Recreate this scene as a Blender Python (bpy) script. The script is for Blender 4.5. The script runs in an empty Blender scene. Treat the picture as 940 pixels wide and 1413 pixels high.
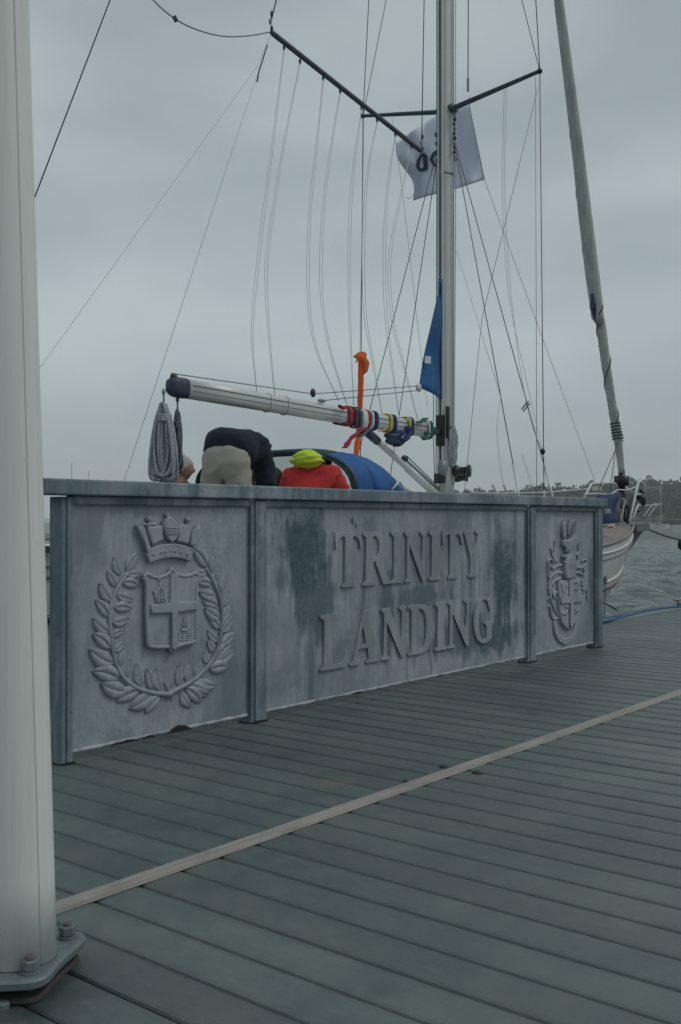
import bpy, bmesh, math, random
import numpy as np
from mathutils import Vector, Matrix, noise as mnoise
random.seed(7); RNG = np.random.default_rng(7)
PI = math.pi
SC = bpy.context.scene
COL = SC.collection

# ------------------------------------------------------------------ camera
# world: X runs along the sign, Y away behind it, Z up; deck top is z = 0
FPX, CX, CY, HY, CAM_H = 1432.0, 470.0, 706.5, 717.0, 1.0
PITCH = math.atan((HY - CY) / FPX)
U = (0.629, 0.7774); V = (-0.7774, 0.629)
CAM_X, CAM_Y = -2.559, -3.5304
cam_d = bpy.data.cameras.new('camera'); cam = bpy.data.objects.new('camera', cam_d); COL.objects.link(cam)
cam.location = (CAM_X, CAM_Y, CAM_H)
cam.rotation_euler = (PI / 2 + PITCH, 0, -math.atan2(U[1], V[1]))
cam_d.sensor_width = 36.0; cam_d.lens = 36.0 * FPX / 1413.0
cam_d.clip_start = 0.05; cam_d.clip_end = 6000
SC.camera = cam

# ------------------------------------------------------------------ light
SUN_EL, SUN_AZ = math.radians(52), math.atan2(0.55, -0.83)   # azimuth measured from +Y towards +X
world = bpy.data.worlds.new('World'); SC.world = world; world.use_nodes = True
wn, wl = world.node_tree.nodes, world.node_tree.links
wn.clear()
def W(t, **k):
    n = wn.new(t)
    for a, b in k.items(): setattr(n, a, b)
    return n
w_out = W('ShaderNodeOutputWorld'); w_bg = W('ShaderNodeBackground'); w_bg.inputs[1].default_value = 0.1
w_sky = W('ShaderNodeTexSky', sky_type='NISHITA', sun_disc=False)
w_sky.sun_elevation = SUN_EL; w_sky.sun_rotation = SUN_AZ; w_sky.dust_density = 4.0
w_tc = W('ShaderNodeTexCoord'); w_sep = W('ShaderNodeSeparateXYZ'); wl.new(w_tc.outputs['Generated'], w_sep.inputs[0])
w_map = W('ShaderNodeMapping'); w_map.inputs['Scale'].default_value = (1.0, 1.0, 3.2); w_map.inputs['Location'].default_value = (3.1, 1.7, 0.4)
wl.new(w_tc.outputs['Generated'], w_map.inputs[0])
w_n1 = W('ShaderNodeTexNoise'); w_n1.inputs['Scale'].default_value = 2.6; w_n1.inputs['Detail'].default_value = 5; w_n1.inputs['Roughness'].default_value = 0.42
w_n1.inputs['Distortion'].default_value = 0.25
wl.new(w_map.outputs[0], w_n1.inputs[0])
w_r1 = W('ShaderNodeValToRGB'); wl.new(w_n1.outputs[0], w_r1.inputs[0])
w_r1.color_ramp.elements[0].position = 0.33; w_r1.color_ramp.elements[0].color = (3.42, 4.08, 4.28, 1)
w_r1.color_ramp.elements[1].position = 0.66; w_r1.color_ramp.elements[1].color = (4.90, 5.58, 5.72, 1)
w_r2 = W('ShaderNodeValToRGB'); wl.new(w_sep.outputs[2], w_r2.inputs[0])
cr = w_r2.color_ramp; cr.interpolation = 'EASE'
cr.elements[0].position = 0.0; cr.elements[0].color = (.96, .96, .96, 1)
cr.elements[1].position = 1.0; cr.elements[1].color = (.95, .95, .95, 1)
for p, c in ((0.05, .95), (0.14, 1.02), (0.27, .96), (0.45, .86), (0.6, .88)):
    e = cr.elements.new(p); e.color = (c, c, c, 1)
w_mul = W('ShaderNodeMix', data_type='RGBA', blend_type='MULTIPLY'); w_mul.inputs[0].default_value = 1
wl.new(w_r1.outputs[0], w_mul.inputs[6]); wl.new(w_r2.outputs[0], w_mul.inputs[7])
w_mix = W('ShaderNodeMix', data_type='RGBA'); w_mix.inputs[0].default_value = 0.95
wl.new(w_sky.outputs[0], w_mix.inputs[6]); wl.new(w_mul.outputs[2], w_mix.inputs[7])
wl.new(w_mix.outputs[2], w_bg.inputs[0]); wl.new(w_bg.outputs[0], w_out.inputs[0])

sun_d = bpy.data.lights.new('sun', 'SUN'); sun_d.energy = 0.75; sun_d.angle = math.radians(22); sun_d.color = (1.0, 0.97, 0.93)
sun = bpy.data.objects.new('sun', sun_d); COL.objects.link(sun)
sdir = Vector((math.sin(SUN_AZ) * math.cos(SUN_EL), math.cos(SUN_AZ) * math.cos(SUN_EL), math.sin(SUN_EL)))
sun.rotation_euler = sdir.to_track_quat('Z', 'Y').to_euler(); sun.location = (0, -10, 20)
vs = SC.view_settings
vs.view_transform = 'Standard'; vs.look = 'None'; vs.exposure = 0.06; vs.gamma = 1.0; vs.use_curve_mapping = False

# ------------------------------------------------------------------ measuring: picture position + a known plane -> world point
def ray(px, py):
    x = (px - CX) / FPX; up = -(py - CY) / FPX
    fw = math.cos(PITCH) - up * math.sin(PITCH); u2 = up * math.cos(PITCH) + math.sin(PITCH)
    return Vector((x * U[0] + fw * U[1], x * V[0] + fw * V[1], u2))
CAMV = Vector((CAM_X, CAM_Y, CAM_H))
def at_y(px, py, y): r = ray(px, py); return CAMV + r * ((y - CAM_Y) / r.y)
def at_x(px, py, x): r = ray(px, py); return CAMV + r * ((x - CAM_X) / r.x)
def at_z(px, py, z): r = ray(px, py); return CAMV + r * ((z - CAM_H) / r.z)
def at_d(px, py, d): return CAMV + ray(px, py) * d
RIGHT = Vector((U[0], V[0], 0)); AWAY = Vector((U[1], V[1], 0)); UPV = Vector((0, 0, 1))

# ------------------------------------------------------------------ materials
def lin(h):
    h = h.lstrip('#'); o = []
    for i in (0, 2, 4):
        c = int(h[i:i + 2], 16) / 255.0
        o.append(c / 12.92 if c <= 0.04045 else ((c + 0.055) / 1.055) ** 2.4)
    return tuple(o) + (1,)
def sc(c, k): return tuple(min(1, v * k) for v in c[:3]) + (1,)
MATS = {}
class NT:
    def __init__(s, name):
        s.m = bpy.data.materials.new(name); s.m.use_nodes = True; s.t = s.m.node_tree; s.n = s.t.nodes
        s.b = s.n['Principled BSDF']; MATS[name] = s.m
    def N(s, t, **k):
        n = s.n.new(t)
        for a, b in k.items(): setattr(n, a, b)
        return n
    def L(s, a, b): s.t.links.new(a, b)
    def coord(s, which='Object', scale=(1, 1, 1), loc=(0, 0, 0), rot=(0, 0, 0)):
        tc = s.N('ShaderNodeTexCoord'); mp = s.N('ShaderNodeMapping')
        mp.inputs['Scale'].default_value = scale; mp.inputs['Location'].default_value = loc; mp.inputs['Rotation'].default_value = rot
        s.L(tc.outputs[which], mp.inputs[0]); return mp.outputs[0]
    def noise(s, vec, scale, detail=4, rough=.5, dist=0):
        n = s.N('ShaderNodeTexNoise'); n.inputs['Scale'].default_value = scale; n.inputs['Detail'].default_value = detail
        n.inputs['Roughness'].default_value = rough; n.inputs['Distortion'].default_value = dist
        s.L(vec, n.inputs['Vector']); return n.outputs[0]
    def ramp(s, fac, stops, interp='LINEAR'):
        r = s.N('ShaderNodeValToRGB'); cr = r.color_ramp; cr.interpolation = interp
        while len(cr.elements) < len(stops): cr.elements.new(0.5)
        for e, (p, c) in zip(cr.elements, stops):
            e.position = p; e.color = c if not isinstance(c, (int, float)) else (c, c, c, 1)
        s.L(fac, r.inputs[0]); return r.outputs[0]
    def mix(s, fac, a, b, mode='MIX'):
        m = s.N('ShaderNodeMix', data_type='RGBA', blend_type=mode)
        for v, i in ((fac, 0), (a, 6), (b, 7)):
            if hasattr(v, 'links'): s.L(v, m.inputs[i])
            elif i == 0: m.inputs[0].default_value = v
            else: m.inputs[i].default_value = v
        return m.outputs[2]
    def math(s, op, a, b=0.0, c=None):
        m = s.N('ShaderNodeMath', operation=op)
        for v, i in ((a, 0), (b, 1)) + (((c, 2),) if c is not None else ()):
            if hasattr(v, 'links'): s.L(v, m.inputs[i])
            else: m.inputs[i].default_value = v
        return m.outputs[0]
    def bump(s, h, strength=.3, dist=.01):
        b = s.N('ShaderNodeBump'); b.inputs['Strength'].default_value = strength; b.inputs['Distance'].default_value = dist
        s.L(h, b.inputs['Height']); s.L(b.outputs[0], s.b.inputs['Normal']); return b
    def col(s, o):
        if hasattr(o, 'links'): s.L(o, s.b.inputs['Base Color'])
        else: s.b.inputs['Base Color'].default_value = o
    def rough(s, r):
        if hasattr(r, 'links'): s.L(r, s.b.inputs['Roughness'])
        else: s.b.inputs['Roughness'].default_value = r
    def set(s, k, v): s.b.inputs[k].default_value = v

def simple(name, c, rough=.6, metal=0, var=.18, scale=14, bump=.15, bdist=.003, spec=.5, coord='Object'):
    t = NT(name); v = t.coord(coord)
    n = t.noise(v, scale, 5, .6)
    t.col(t.mix(n, sc(c, 1 - var), sc(c, 1 + var)))
    n2 = t.noise(v, scale * 2.3, 3)
    t.rough(t.ramp(n2, [(0.2, max(.03, rough - .1)), (.8, min(1, rough + .1))]))
    t.set('Metallic', metal); t.set('Specular IOR Level', spec)
    t.bump(t.noise(v, scale * 4, 4), bump, bdist)
    return t.m

WHITE_PAINT = simple('white_paint', (.60, .61, .57, 1), .42, var=.05, scale=5, bump=.05)
GRP_WHITE = simple('hull_gelcoat', (.56, .59, .575, 1), .3, var=.07, scale=3, bump=.03)
ANTIFOUL = simple('antifouling_paint', (.20, .13, .12, 1), .7, scale=6)
STRIPE_LT = simple('cream_stripe', (.62, .62, .57, 1), .5, var=.05)
STRIPE_NAVY = simple('navy_stripe', (.02, .03, .08, 1), .4)
TEAK = simple('weathered_teak', (.235, .205, .19, 1), .7, scale=22)
ALLOY = simple('anodised_alloy', (.56, .58, .58, 1), .42, metal=.25, var=.07, scale=6, bump=.05)
ALLOY_DK = simple('grey_alloy', (.24, .27, .28, 1), .5, metal=.4)
BLACK_PL = simple('black_plastic', (.014, .016, .018, 1), .45, var=.3)
BLUE_DK = simple('dark_blue_fitting', (.03, .05, .085, 1), .5)
WIRE = simple('stainless_wire', (.24, .26, .27, 1), .5, metal=.2, bump=0)
WIRE_DK = simple('dark_wire', (.11, .125, .13, 1), .5, metal=.2, bump=0)
CORD = simple('pale_cord', (.58, .62, .63, 1), .8, bump=0)
CORD_PINK = simple('pink_cord', (.62, .48, .45, 1), .8, bump=0)
SPAR_DK = simple('painted_dark_spar', (.085, .092, .125, 1), .45)
SPAR_GN = simple('green_grey_spar', (.075, .115, .125, 1), .5)
ORANGE = simple('orange_cloth', (.85, .14, .025, 1), .75, scale=9)
FLAG_W = simple('flag_cloth', (.74, .79, .92, 1), .8, var=.05, scale=6)
INK = simple('navy_ink', (.035, .06, .085, 1), .7)
BLUE_CV = simple('blue_canvas', (.016, .095, .30, 1), .75, scale=10, var=.15)
NAVY_CV = simple('navy_canvas', (.016, .028, .10, 1), .75, scale=9)
SAIL_BLUE = simple('blue_sail_strip', (.010, .11, .31, 1), .7, scale=5)
GREEN_DK = simple('dark_green_canvas', (.022, .04, .042, 1), .8)
RED_J = simple('red_jacket_cloth', (.50, .018, .02, 1), .7, scale=7, var=.2)
HIVIS = simple('yellow_hood_cloth', (.50, .66, .04, 1), .7, scale=9)
NAVY_J = simple('navy_fleece', (.014, .020, .036, 1), .95, scale=10)
TROUSER = simple('beige_trouser_cloth', (.36, .33, .29, 1), .9, scale=8, var=.12)
DENIM = simple('dark_trouser_cloth', (.03, .035, .05, 1), .9)
SKIN_M = simple('skin', (.42, .24, .17, 1), .55, scale=20, var=.15)
SHOE = simple('deck_shoe', (.05, .045, .04, 1), .7)
HAIR_GREY = simple('grey_hair', (.42, .41, .39, 1), .8, scale=60, var=.35)
HAIR_DK = simple('dark_hair', (.012, .012, .012, 1), .7, scale=60, var=.4)
TIE_RED = simple('red_webbing', (.34, .025, .035, 1), .8); TIE_WHITE = simple('white_webbing', (.62, .64, .66, 1), .8)
TIE_BLUE = simple('blue_webbing', (.018, .04, .14, 1), .8); TIE_YEL = simple('yellow_webbing', (.62, .44, .04, 1), .8)
TIE_GRN = simple('green_webbing', (.01, .12, .07, 1), .8); TIE_MAROON = simple('maroon_webbing', (.07, .018, .03, 1), .85)
BLUE_ROPE = simple('blue_rope', (.035, .10, .22, 1), .85, scale=40, var=.4)
DARK_ROPE = simple('dark_rope', (.06, .07, .072, 1), .85, scale=40)
BOW_GREY = simple('dull_grey_metal', (.115, .135, .135, 1), .6)
GROUND_PL = simple('shaded_stained_steel', (.060, .056, .052, 1), .8, var=.45, scale=30, bump=.5)  # brown-stained steel, its tone darkened for the shadow beneath the top plate
RUBBER = simple('dark_rubber', (.02, .021, .022, 1), .8)
GALV = None
# galvanised steel for the flagpole base
t = NT('galvanised_steel'); v = t.coord('Object')
vo = t.N('ShaderNodeTexVoronoi'); vo.inputs['Scale'].default_value = 55; t.L(v, vo.inputs['Vector'])
n = t.noise(v, 9, 6, .65)
base = t.mix(n, (.10, .13, .14, 1), (.26, .31, .32, 1))
base = t.mix(t.math('MULTIPLY', vo.outputs['Distance'], .55), base, (.14, .17, .18, 1))
rs = t.ramp(t.noise(v, 14, 5, .7), [(.60, 0), (.74, 1)])
t.col(t.mix(t.math('MULTIPLY', rs, .35), base, (.16, .09, .055, 1))); t.rough(.52); t.set('Metallic', .35)
t.bump(t.noise(v, 70, 4), .3, .002); GALV = t.m
t = NT('rusty_bolt_end'); v = t.coord('Object'); n = t.noise(v, 60, 5, .7)
t.col(t.mix(n, (.07, .06, .055, 1), (.19, .155, .135, 1))); t.rough(.8); t.bump(n, .5, .003); RUSTY = t.m
# white painted pole with scuffs
t = NT('flagpole_paint'); v = t.coord('Object')
n = t.noise(v, 3, 4); streak = t.noise(t.coord('Object', (30, 30, 1.2)), 1.0, 4, .6)
b = t.mix(n, (.68, .695, .665, 1), (.76, .77, .735, 1)); b = t.mix(t.ramp(streak, [(.45, 0), (.85, .25)]), b, (.42, .45, .42, 1))
sp = t.ramp(t.noise(t.coord('Object', (1, 1, .6)), 26, 6, .75), [(.62, 0), (.70, 1)])
sp2 = t.ramp(t.noise(v, 4.3, 2), [(.54, 0), (.62, 1)])
b = t.mix(t.ramp(t.noise(t.coord('Object', (40, 40, .9), (3, 1, 0)), 1.0, 7, .7), [(.55, 0), (.72, .35)]), b, (.45, .44, .40, 1))
b = t.mix(t.ramp(t.noise(t.coord('Object', (1, 1, .25)), 60, 3, .6), [(.70, 0), (.74, .5)]), b, (.30, .30, .28, 1))
t.col(t.mix(t.math('MULTIPLY', t.math('MULTIPLY', sp, sp2), .8), b, (.13, .12, .10, 1))); t.rough(.38)
t.bump(t.noise(v, 40, 4), .06, .002); POLE_M = t.m
# braided rope with blue fleck
t = NT('braided_rope'); v = t.coord('Object', (1, 1, 1))
wv = t.N('ShaderNodeTexWave'); wv.inputs['Scale'].default_value = 40; wv.inputs['Distortion'].default_value = 9; wv.inputs['Detail'].default_value = 2; wv.bands_direction = 'DIAGONAL'
t.L(v, wv.inputs[0]); n = t.noise(v, 120, 3)
t.col(t.mix(t.ramp(wv.outputs[0], [(.25, 0), (.5, 1)]), (.17, .21, .27, 1), (.50, .54, .56, 1))); t.rough(.85)
t.bump(wv.outputs[0], .6, .004); ROPE_M = t.m
t = NT('dark_braided_rope'); v = t.coord('Object')
wv = t.N('ShaderNodeTexWave'); wv.inputs['Scale'].default_value = 26; wv.inputs['Distortion'].default_value = 5; t.L(v, wv.inputs[0])
t.col(t.mix(wv.outputs[0], (.04, .05, .075, 1), (.20, .23, .26, 1))); t.rough(.85); ROPE_DKM = t.m
# clear vinyl window of the sprayhood
t = NT('clear_vinyl'); v = t.coord('Object')
t.col(t.mix(t.noise(v, 6, 3), (.45, .47, .46, 1), (.60, .62, .60, 1))); t.rough(.3); t.set('Alpha', .38); VINYL = t.m
# weathered sail cloth of the rolled headsail
t = NT('rolled_sailcloth'); v = t.coord('Object')
n = t.noise(v, 4, 6, .6); n2 = t.noise(t.coord('Object', (6, 6, 1)), 2, 5)
t.col(t.mix(t.ramp(n2, [(.35, 0), (.7, 1)]), t.mix(n, (.30, .34, .34, 1), (.40, .44, .44, 1)), (.52, .56, .55, 1))); t.rough(.9)
t.bump(t.noise(v, 16, 4), .5, .02); SAIL_M = t.m

# weathered zinc / lead-blue sign metal, with the stains where the sign has them
def sign_material(name, stains, streak=.5,  tone=1.0, light=(.335, .392, .425, 1), dark=(.036, .074, .108, 1), midk=.40):
    t = NT(name); v = t.coord('Object')
    big = t.noise(v, 1.7, 6, .62, .6); fine = t.noise(v, 26, 6, .68)
    drip = t.noise(t.coord('Object', (9, 9, .8)), 1.3, 6, .6, .3)
    lightc = t.mix(t.ramp(fine, [(.3, 0), (.75, 1)]), sc(light, .80 * tone), sc(light, 1.14 * tone))
    warm = t.ramp(t.noise(t.coord('Object', (1, 1, 1), (5, 2, 1)), 3.1, 5, .6), [(.42, 0), (.66, .75)])
    chalk = t.ramp(t.noise(t.coord('Object', (7, 7, 1.1), (2, 0, 4)), 2.2, 8, .7, .4), [(.50, 0), (.70, .7)])
    lightc = t.mix(warm, lightc, sc((.42, .455, .485, 1), tone)); lightc = t.mix(chalk, lightc, sc((.50, .54, .57, 1), tone))
    f = t.ramp(big, [(.40, 0), (.68, .62)])
    f2 = t.ramp(drip, [(.46, 0), (.70, streak)])
    f = t.math('MAXIMUM', f, f2)
    mid = t.ramp(t.noise(v, 6.5, 9, .74, .5), [(.47, 0), (.66, midk)])
    f = t.math('MAXIMUM', f, mid)
    sepv = t.N('ShaderNodeSeparateXYZ'); t.L(v, sepv.inputs[0])
    wob = t.math('ADD', t.math('MULTIPLY', t.math('SUBTRACT', t.noise(t.coord('Object', (11, 11, 1.3)), 1.2, 8, .7), .5), 2.0), t.math('MULTIPLY', t.math('SUBTRACT', t.noise(v, 7, 8, .7), .5), 1.1))
    for (sx, sz, rx, rz, k) in stains:
        dx = t.math('DIVIDE', t.math('SUBTRACT', sepv.outputs[0], sx), rx)
        dz = t.math('DIVIDE', t.math('SUBTRACT', sepv.outputs[2], sz), rz)
        d = t.math('SQRT', t.math('ADD', t.math('MULTIPLY', dx, dx), t.math('MULTIPLY', dz, dz)))
        d = t.math('ADD', d, wob)
        g = t.ramp(d, [(.35, k), (1.05, 0)], 'EASE')
        f = t.math('MAXIMUM', f, g)
    f = t.math('MULTIPLY', f, t.ramp(fine, [(.25, .72), (.7, 1.0)]))
    t.col(t.mix(f, lightc, dark)); t.rough(t.ramp(fine, [(.2, .5), (.8, .72)])); t.set('Metallic', .12); t.set('Specular IOR Level', .35)
    t.bump(t.math('ADD', fine, t.math('MULTIPLY', t.noise(v, 90, 3), .5)), .4, .004)
    return t.m
SIGN_L = sign_material('sign_metal_crest', [(.12, .95, .22, .25, .5), (.33, .5, .16, .2, .35), (.62, .20, .35, .16, .4), (.45, 1.05, .6, .06, .5)], .35)
SIGN_C = sign_material('sign_metal_lettered', [(1.53, .83, .33, .36, 1.0), (1.62, .58, .27, .28, .85), (3.57, .60, .27, .52, 1.0), (2.55, .54, .60, .13, .8), (3.0, .26, .75, .20, .85), (3.5, .22, .42, .18, .95), (2.26, .42, .13, .36, .85), (2.75, .45, .12, .3, .6), (2.1, .95, .12, .12, .6), (1.35, .16, .22, .10, .5), (1.935, .99, .022, .030, 1.0), (1.965, .965, .016, .026, 1.0), (2.9, .98, .30, .10, .45)], .78)
SIGN_R = sign_material('sign_metal_arms', [(4.93, .5, .10, .6, .8), (4.15, .2, .2, .15, .3), (4.5, 1.05, .6, .05, .5)], .4)
SIGN_F = sign_material('sign_metal_frame', [], .75, .92, (.19, .255, .295, 1), (.036, .070, .098, 1), .75)
LETTER_M = sign_material('letter_metal', [], .3, .92, (.290, .338, .350, 1), (.17, .21, .23, 1), .25)
t = NT('chalky_edge'); v = t.coord('Object'); n = t.noise(v, 12, 6, .7)
t.col(t.mix(t.ramp(n, [(.35, 0), (.6, 1)]), (.17, .20, .23, 1), (.42, .45, .48, 1))); t.rough(.9); t.bump(t.noise(v, 60, 4), .5, .004); CHALK = t.m

# composite deck boards
t = NT('deck_board'); oi = t.N('ShaderNodeObjectInfo'); v = t.coord('Object')
geo = t.N('ShaderNodeNewGeometry'); mp = t.N('ShaderNodeMapping'); t.L(geo.outputs['Position'], mp.inputs[0])
n1 = t.noise(mp.outputs[0], 1.4, 6, .6, .4); n2 = t.noise(mp.outputs[0], 9, 6, .7); grit = t.noise(mp.outputs[0], 380, 2, .6)
mp2 = t.N('ShaderNodeMapping'); mp2.inputs['Scale'].default_value = (26, 1.3, 1); t.L(geo.outputs['Position'], mp2.inputs[0])
scuff = t.noise(mp2.outputs[0], 1.5, 6, .65)
c = t.mix(t.ramp(n1, [(.36, 0), (.62, 1)]), (.062, .087, .091, 1), (.104, .130, .127, 1))
c = t.mix(t.ramp(n2, [(.45, 0), (.8, .5)]), c, (.135, .160, .153, 1))
c = t.mix(t.ramp(t.noise(mp.outputs[0], 3.7, 8, .72, .8), [(.50, 0), (.68, .55)]), c, (.058, .080, .090, 1))
c = t.mix(t.ramp(scuff, [(.52, 0), (.8, .35)]), c, (.056, .084, .088, 1))
hsv = t.N('ShaderNodeHueSaturation'); t.L(c, hsv.inputs['Color'])
t.L(t.math('ADD', t.math('MULTIPLY', oi.outputs['Random'], .22), .89), hsv.inputs['Value'])
spg = t.N('ShaderNodeSeparateXYZ'); t.L(geo.outputs['Position'], spg.inputs[0])
c = hsv.outputs[0]
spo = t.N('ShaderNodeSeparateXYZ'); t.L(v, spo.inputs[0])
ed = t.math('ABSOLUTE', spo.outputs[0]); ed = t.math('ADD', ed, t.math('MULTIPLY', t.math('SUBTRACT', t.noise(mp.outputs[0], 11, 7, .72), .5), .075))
c = t.mix(t.ramp(ed, [(.046, 0), (.074, .42)]), c, (.045, .062, .065, 1))  # shade beside the seams put into the colour of the plank edges
grain = t.noise(mp2.outputs[0], 5.0, 5, .7)
c = t.mix(t.ramp(grain, [(.52, 0), (.75, .35)]), c, (.145, .170, .163, 1))
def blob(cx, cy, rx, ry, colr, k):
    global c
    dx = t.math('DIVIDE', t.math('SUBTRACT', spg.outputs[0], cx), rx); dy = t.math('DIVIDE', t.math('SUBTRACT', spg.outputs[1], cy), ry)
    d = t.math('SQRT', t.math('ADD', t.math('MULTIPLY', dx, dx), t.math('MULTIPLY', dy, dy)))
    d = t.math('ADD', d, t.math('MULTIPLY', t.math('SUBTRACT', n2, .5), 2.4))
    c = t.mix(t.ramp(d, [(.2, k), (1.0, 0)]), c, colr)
p = at_z(455, 1080, 0); blob(p.x, p.y, .13, .10, (.145, .130, .108, 1), .7)
p = at_z(60, 1375, 0); blob(p.x, p.y, .16, .12, (.035, .045, .045, 1), .8)  # dark patch at the flagpole foot: contact shade painted into the boards
p = at_z(860, 1272, 0); blob(p.x, p.y, .07, .06, (.12, .145, .145, 1), .6)
p = at_z(530, 1370, 0); blob(p.x, p.y, .05, .05, (.06, .08, .08, 1), .7)
p = at_z(250, 1200, 0); blob(p.x, p.y, .2, .12, (.13, .13, .115, 1), .45)
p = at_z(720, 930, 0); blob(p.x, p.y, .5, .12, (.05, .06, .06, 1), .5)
spk = t.ramp(t.noise(mp.outputs[0], 17, 2, .4), [(.77, 0), (.80, .6)])
c = t.mix(spk, c, (.045, .055, .055, 1))
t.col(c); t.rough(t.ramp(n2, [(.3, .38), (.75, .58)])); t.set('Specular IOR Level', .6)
t.bump(t.math('ADD', t.math('ADD', grit, t.math('MULTIPLY', n2, .6)), grain), .45, .0018); DECK_M = t.m
t = NT('joint_strip_metal'); v = t.coord('Object'); n = t.noise(t.coord('Object', (1.5, 30, 1)), 2, 6, .65)
c = t.mix(t.ramp(n, [(.3, 0), (.7, 1)]), (.215, .195, .182, 1), (.345, .320, .300, 1))
c = t.mix(t.ramp(t.noise(v, 5, 6, .7), [(.5, 0), (.72, .8)]), c, (.17, .16, .155, 1))
t.col(c); t.rough(.6); t.bump(n, .25, .002); STRIP_M = t.m
GRP_EDGE = simple('pontoon_edge_coating', (.15, .185, .185, 1), .6, scale=4, var=.15)
UNDER = simple('dark_underside', (.012, .015, .016, 1), .9)
LEADM = None

# ------------------------------------------------------------------ mesh helpers
def link(name, me, mat=None, parent=None, smooth=False):
    o = bpy.data.objects.new(name, me); COL.objects.link(o)
    if mat is not None and len(me.materials) == 0: me.materials.append(mat)
    if smooth:
        me.polygons.foreach_set('use_smooth', [True] * len(me.polygons))
    if parent is not None:
        o.parent = parent
        if parent.type == 'EMPTY': o.matrix_parent_inverse = Matrix.Translation(-parent.location)
        else: o.matrix_parent_inverse = Matrix.Identity(4)
    return o
def tag(o, label=None, cat=None, group=None, kind=None):
    if label: o['label'] = label
    if cat: o['category'] = cat
    if group: o['group'] = group
    if kind: o['kind'] = kind
    return o
def empty(name, loc, label, cat, group=None):
    o = bpy.data.objects.new(name, None); COL.objects.link(o); o.location = loc; o.empty_display_size = .1
    return tag(o, label, cat, group)
class MB:
    def __init__(s): s.v = []; s.f = []
    def add(s, v, f):
        k = len(s.v); s.v += [tuple(p) for p in v]; s.f += [tuple(i + k for i in q) for q in f]; return s
    def box(s, x0, x1, y0, y1, z0, z1):
        return s.add([(x0, y0, z0), (x1, y0, z0), (x1, y1, z0), (x0, y1, z0), (x0, y0, z1), (x1, y0, z1), (x1, y1, z1), (x0, y1, z1)],
                     [(0, 3, 2, 1), (4, 5, 6, 7), (0, 1, 5, 4), (1, 2, 6, 5), (2, 3, 7, 6), (3, 0, 4, 7)])
    def tube(s, pts, r, seg=6, closed=False, cap=True):
        pts = [Vector(p) for p in pts]; n = len(pts)
        rs = r if hasattr(r, '__len__') else [r] * n
        v = []; prev = None
        for i, p in enumerate(pts):
            if closed: d = pts[(i + 1) % n] - pts[i - 1]
            else: d = pts[min(i + 1, n - 1)] - pts[max(i - 1, 0)]
            if d.length < 1e-9: d = Vector((0, 0, 1))
            d.normalize()
            if prev is None:
                a = Vector((0, 0, 1)) if abs(d.z) < .9 else Vector((1, 0, 0)); x = d.cross(a).normalized()
            else:
                x = (prev - d * prev.dot(d))
                x = x.normalized() if x.length > 1e-6 else d.orthogonal().normalized()
            prev = x; y = d.cross(x)
            for k in range(seg):
                a = 2 * PI * k / seg; v.append(p + (x * math.cos(a) + y * math.sin(a)) * rs[i])
        f = []
        for i in range(n if closed else n - 1):
            for k in range(seg):
                a = i * seg + k; b = i * seg + (k + 1) % seg; j = ((i + 1) % n) * seg
                f.append((a, b, j + (k + 1) % seg, j + k))
        if cap and not closed:
            f.append(tuple(range(seg))[::-1]); f.append(tuple(range((n - 1) * seg, n * seg)))
        return s.add(v, f)
    def ellipsoid(s, c, r, seg=16, ring=10, ax=None):
        c = Vector(c); ax = ax or (Vector((1, 0, 0)), Vector((0, 1, 0)), Vector((0, 0, 1)))
        v = []; f = []
        for i in range(ring + 1):
            t_ = PI * i / ring
            for k in range(seg):
                a = 2 * PI * k / seg
                v.append(c + ax[0] * (r[0] * math.sin(t_) * math.cos(a)) + ax[1] * (r[1] * math.sin(t_) * math.sin(a)) + ax[2] * (r[2] * math.cos(t_)))
        for i in range(ring):
            for k in range(seg):
                f.append((i * seg + k, (i + 1) * seg + k, (i + 1) * seg + (k + 1) % seg, i * seg + (k + 1) % seg))
        return s.add(v, f)
    def ribbon(s, pts, wv, th=.004):
        """flat band along pts; wv = half-width vectors (one or per point)"""
        pts = [Vector(p) for p in pts]; n = len(pts); v = []; f = []
        for i, p in enumerate(pts):
            w = Vector(wv[i]) if isinstance(wv, list) else Vector(wv)
            d = pts[min(i + 1, n - 1)] - pts[max(i - 1, 0)]; nn = d.cross(w)
            nn = nn.normalized() * th if nn.length > 1e-9 else Vector((0, 0, th))
            v += [p - w - nn, p + w - nn, p + w + nn, p - w + nn]
        for i in range(n - 1):
            for k in range(4):
                f.append((i * 4 + k, i * 4 + (k + 1) % 4, (i + 1) * 4 + (k + 1) % 4, (i + 1) * 4 + k))
        f += [(3, 2, 1, 0), tuple((n - 1) * 4 + k for k in range(4))]
        return s.add(v, f)
    def loft(s, rings, closed=True, cap=False):
        m = len(rings[0]); v = [p for r in rings for p in r]; f = []
        for i in range(len(rings) - 1):
            for k in range(m if closed else m - 1):
                f.append((i * m + k, i * m + (k + 1) % m, (i + 1) * m + (k + 1) % m, (i + 1) * m + k))
        if cap: f += [tuple(range(m))[::-1], tuple((len(rings) - 1) * m + k for k in range(m))]
        return s.add(v, f)
    def mesh(s, name, bevel=0, seg=2, clean=True):
        me = bpy.data.meshes.new(name); bm = bmesh.new()
        vs_ = [bm.verts.new(p) for p in s.v]
        for q in s.f:
            try: bm.faces.new([vs_[i] for i in q])
            except ValueError: pass
        if clean: bmesh.ops.recalc_face_normals(bm, faces=bm.faces)
        if bevel:
            ed = [e for e in bm.edges if len(e.link_faces) == 2 and e.calc_face_angle(0) > .6]
            bmesh.ops.bevel(bm, geom=ed, offset=bevel, segments=seg, affect='EDGES', profile=.6)
        bm.to_mesh(me); bm.free(); return me
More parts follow.
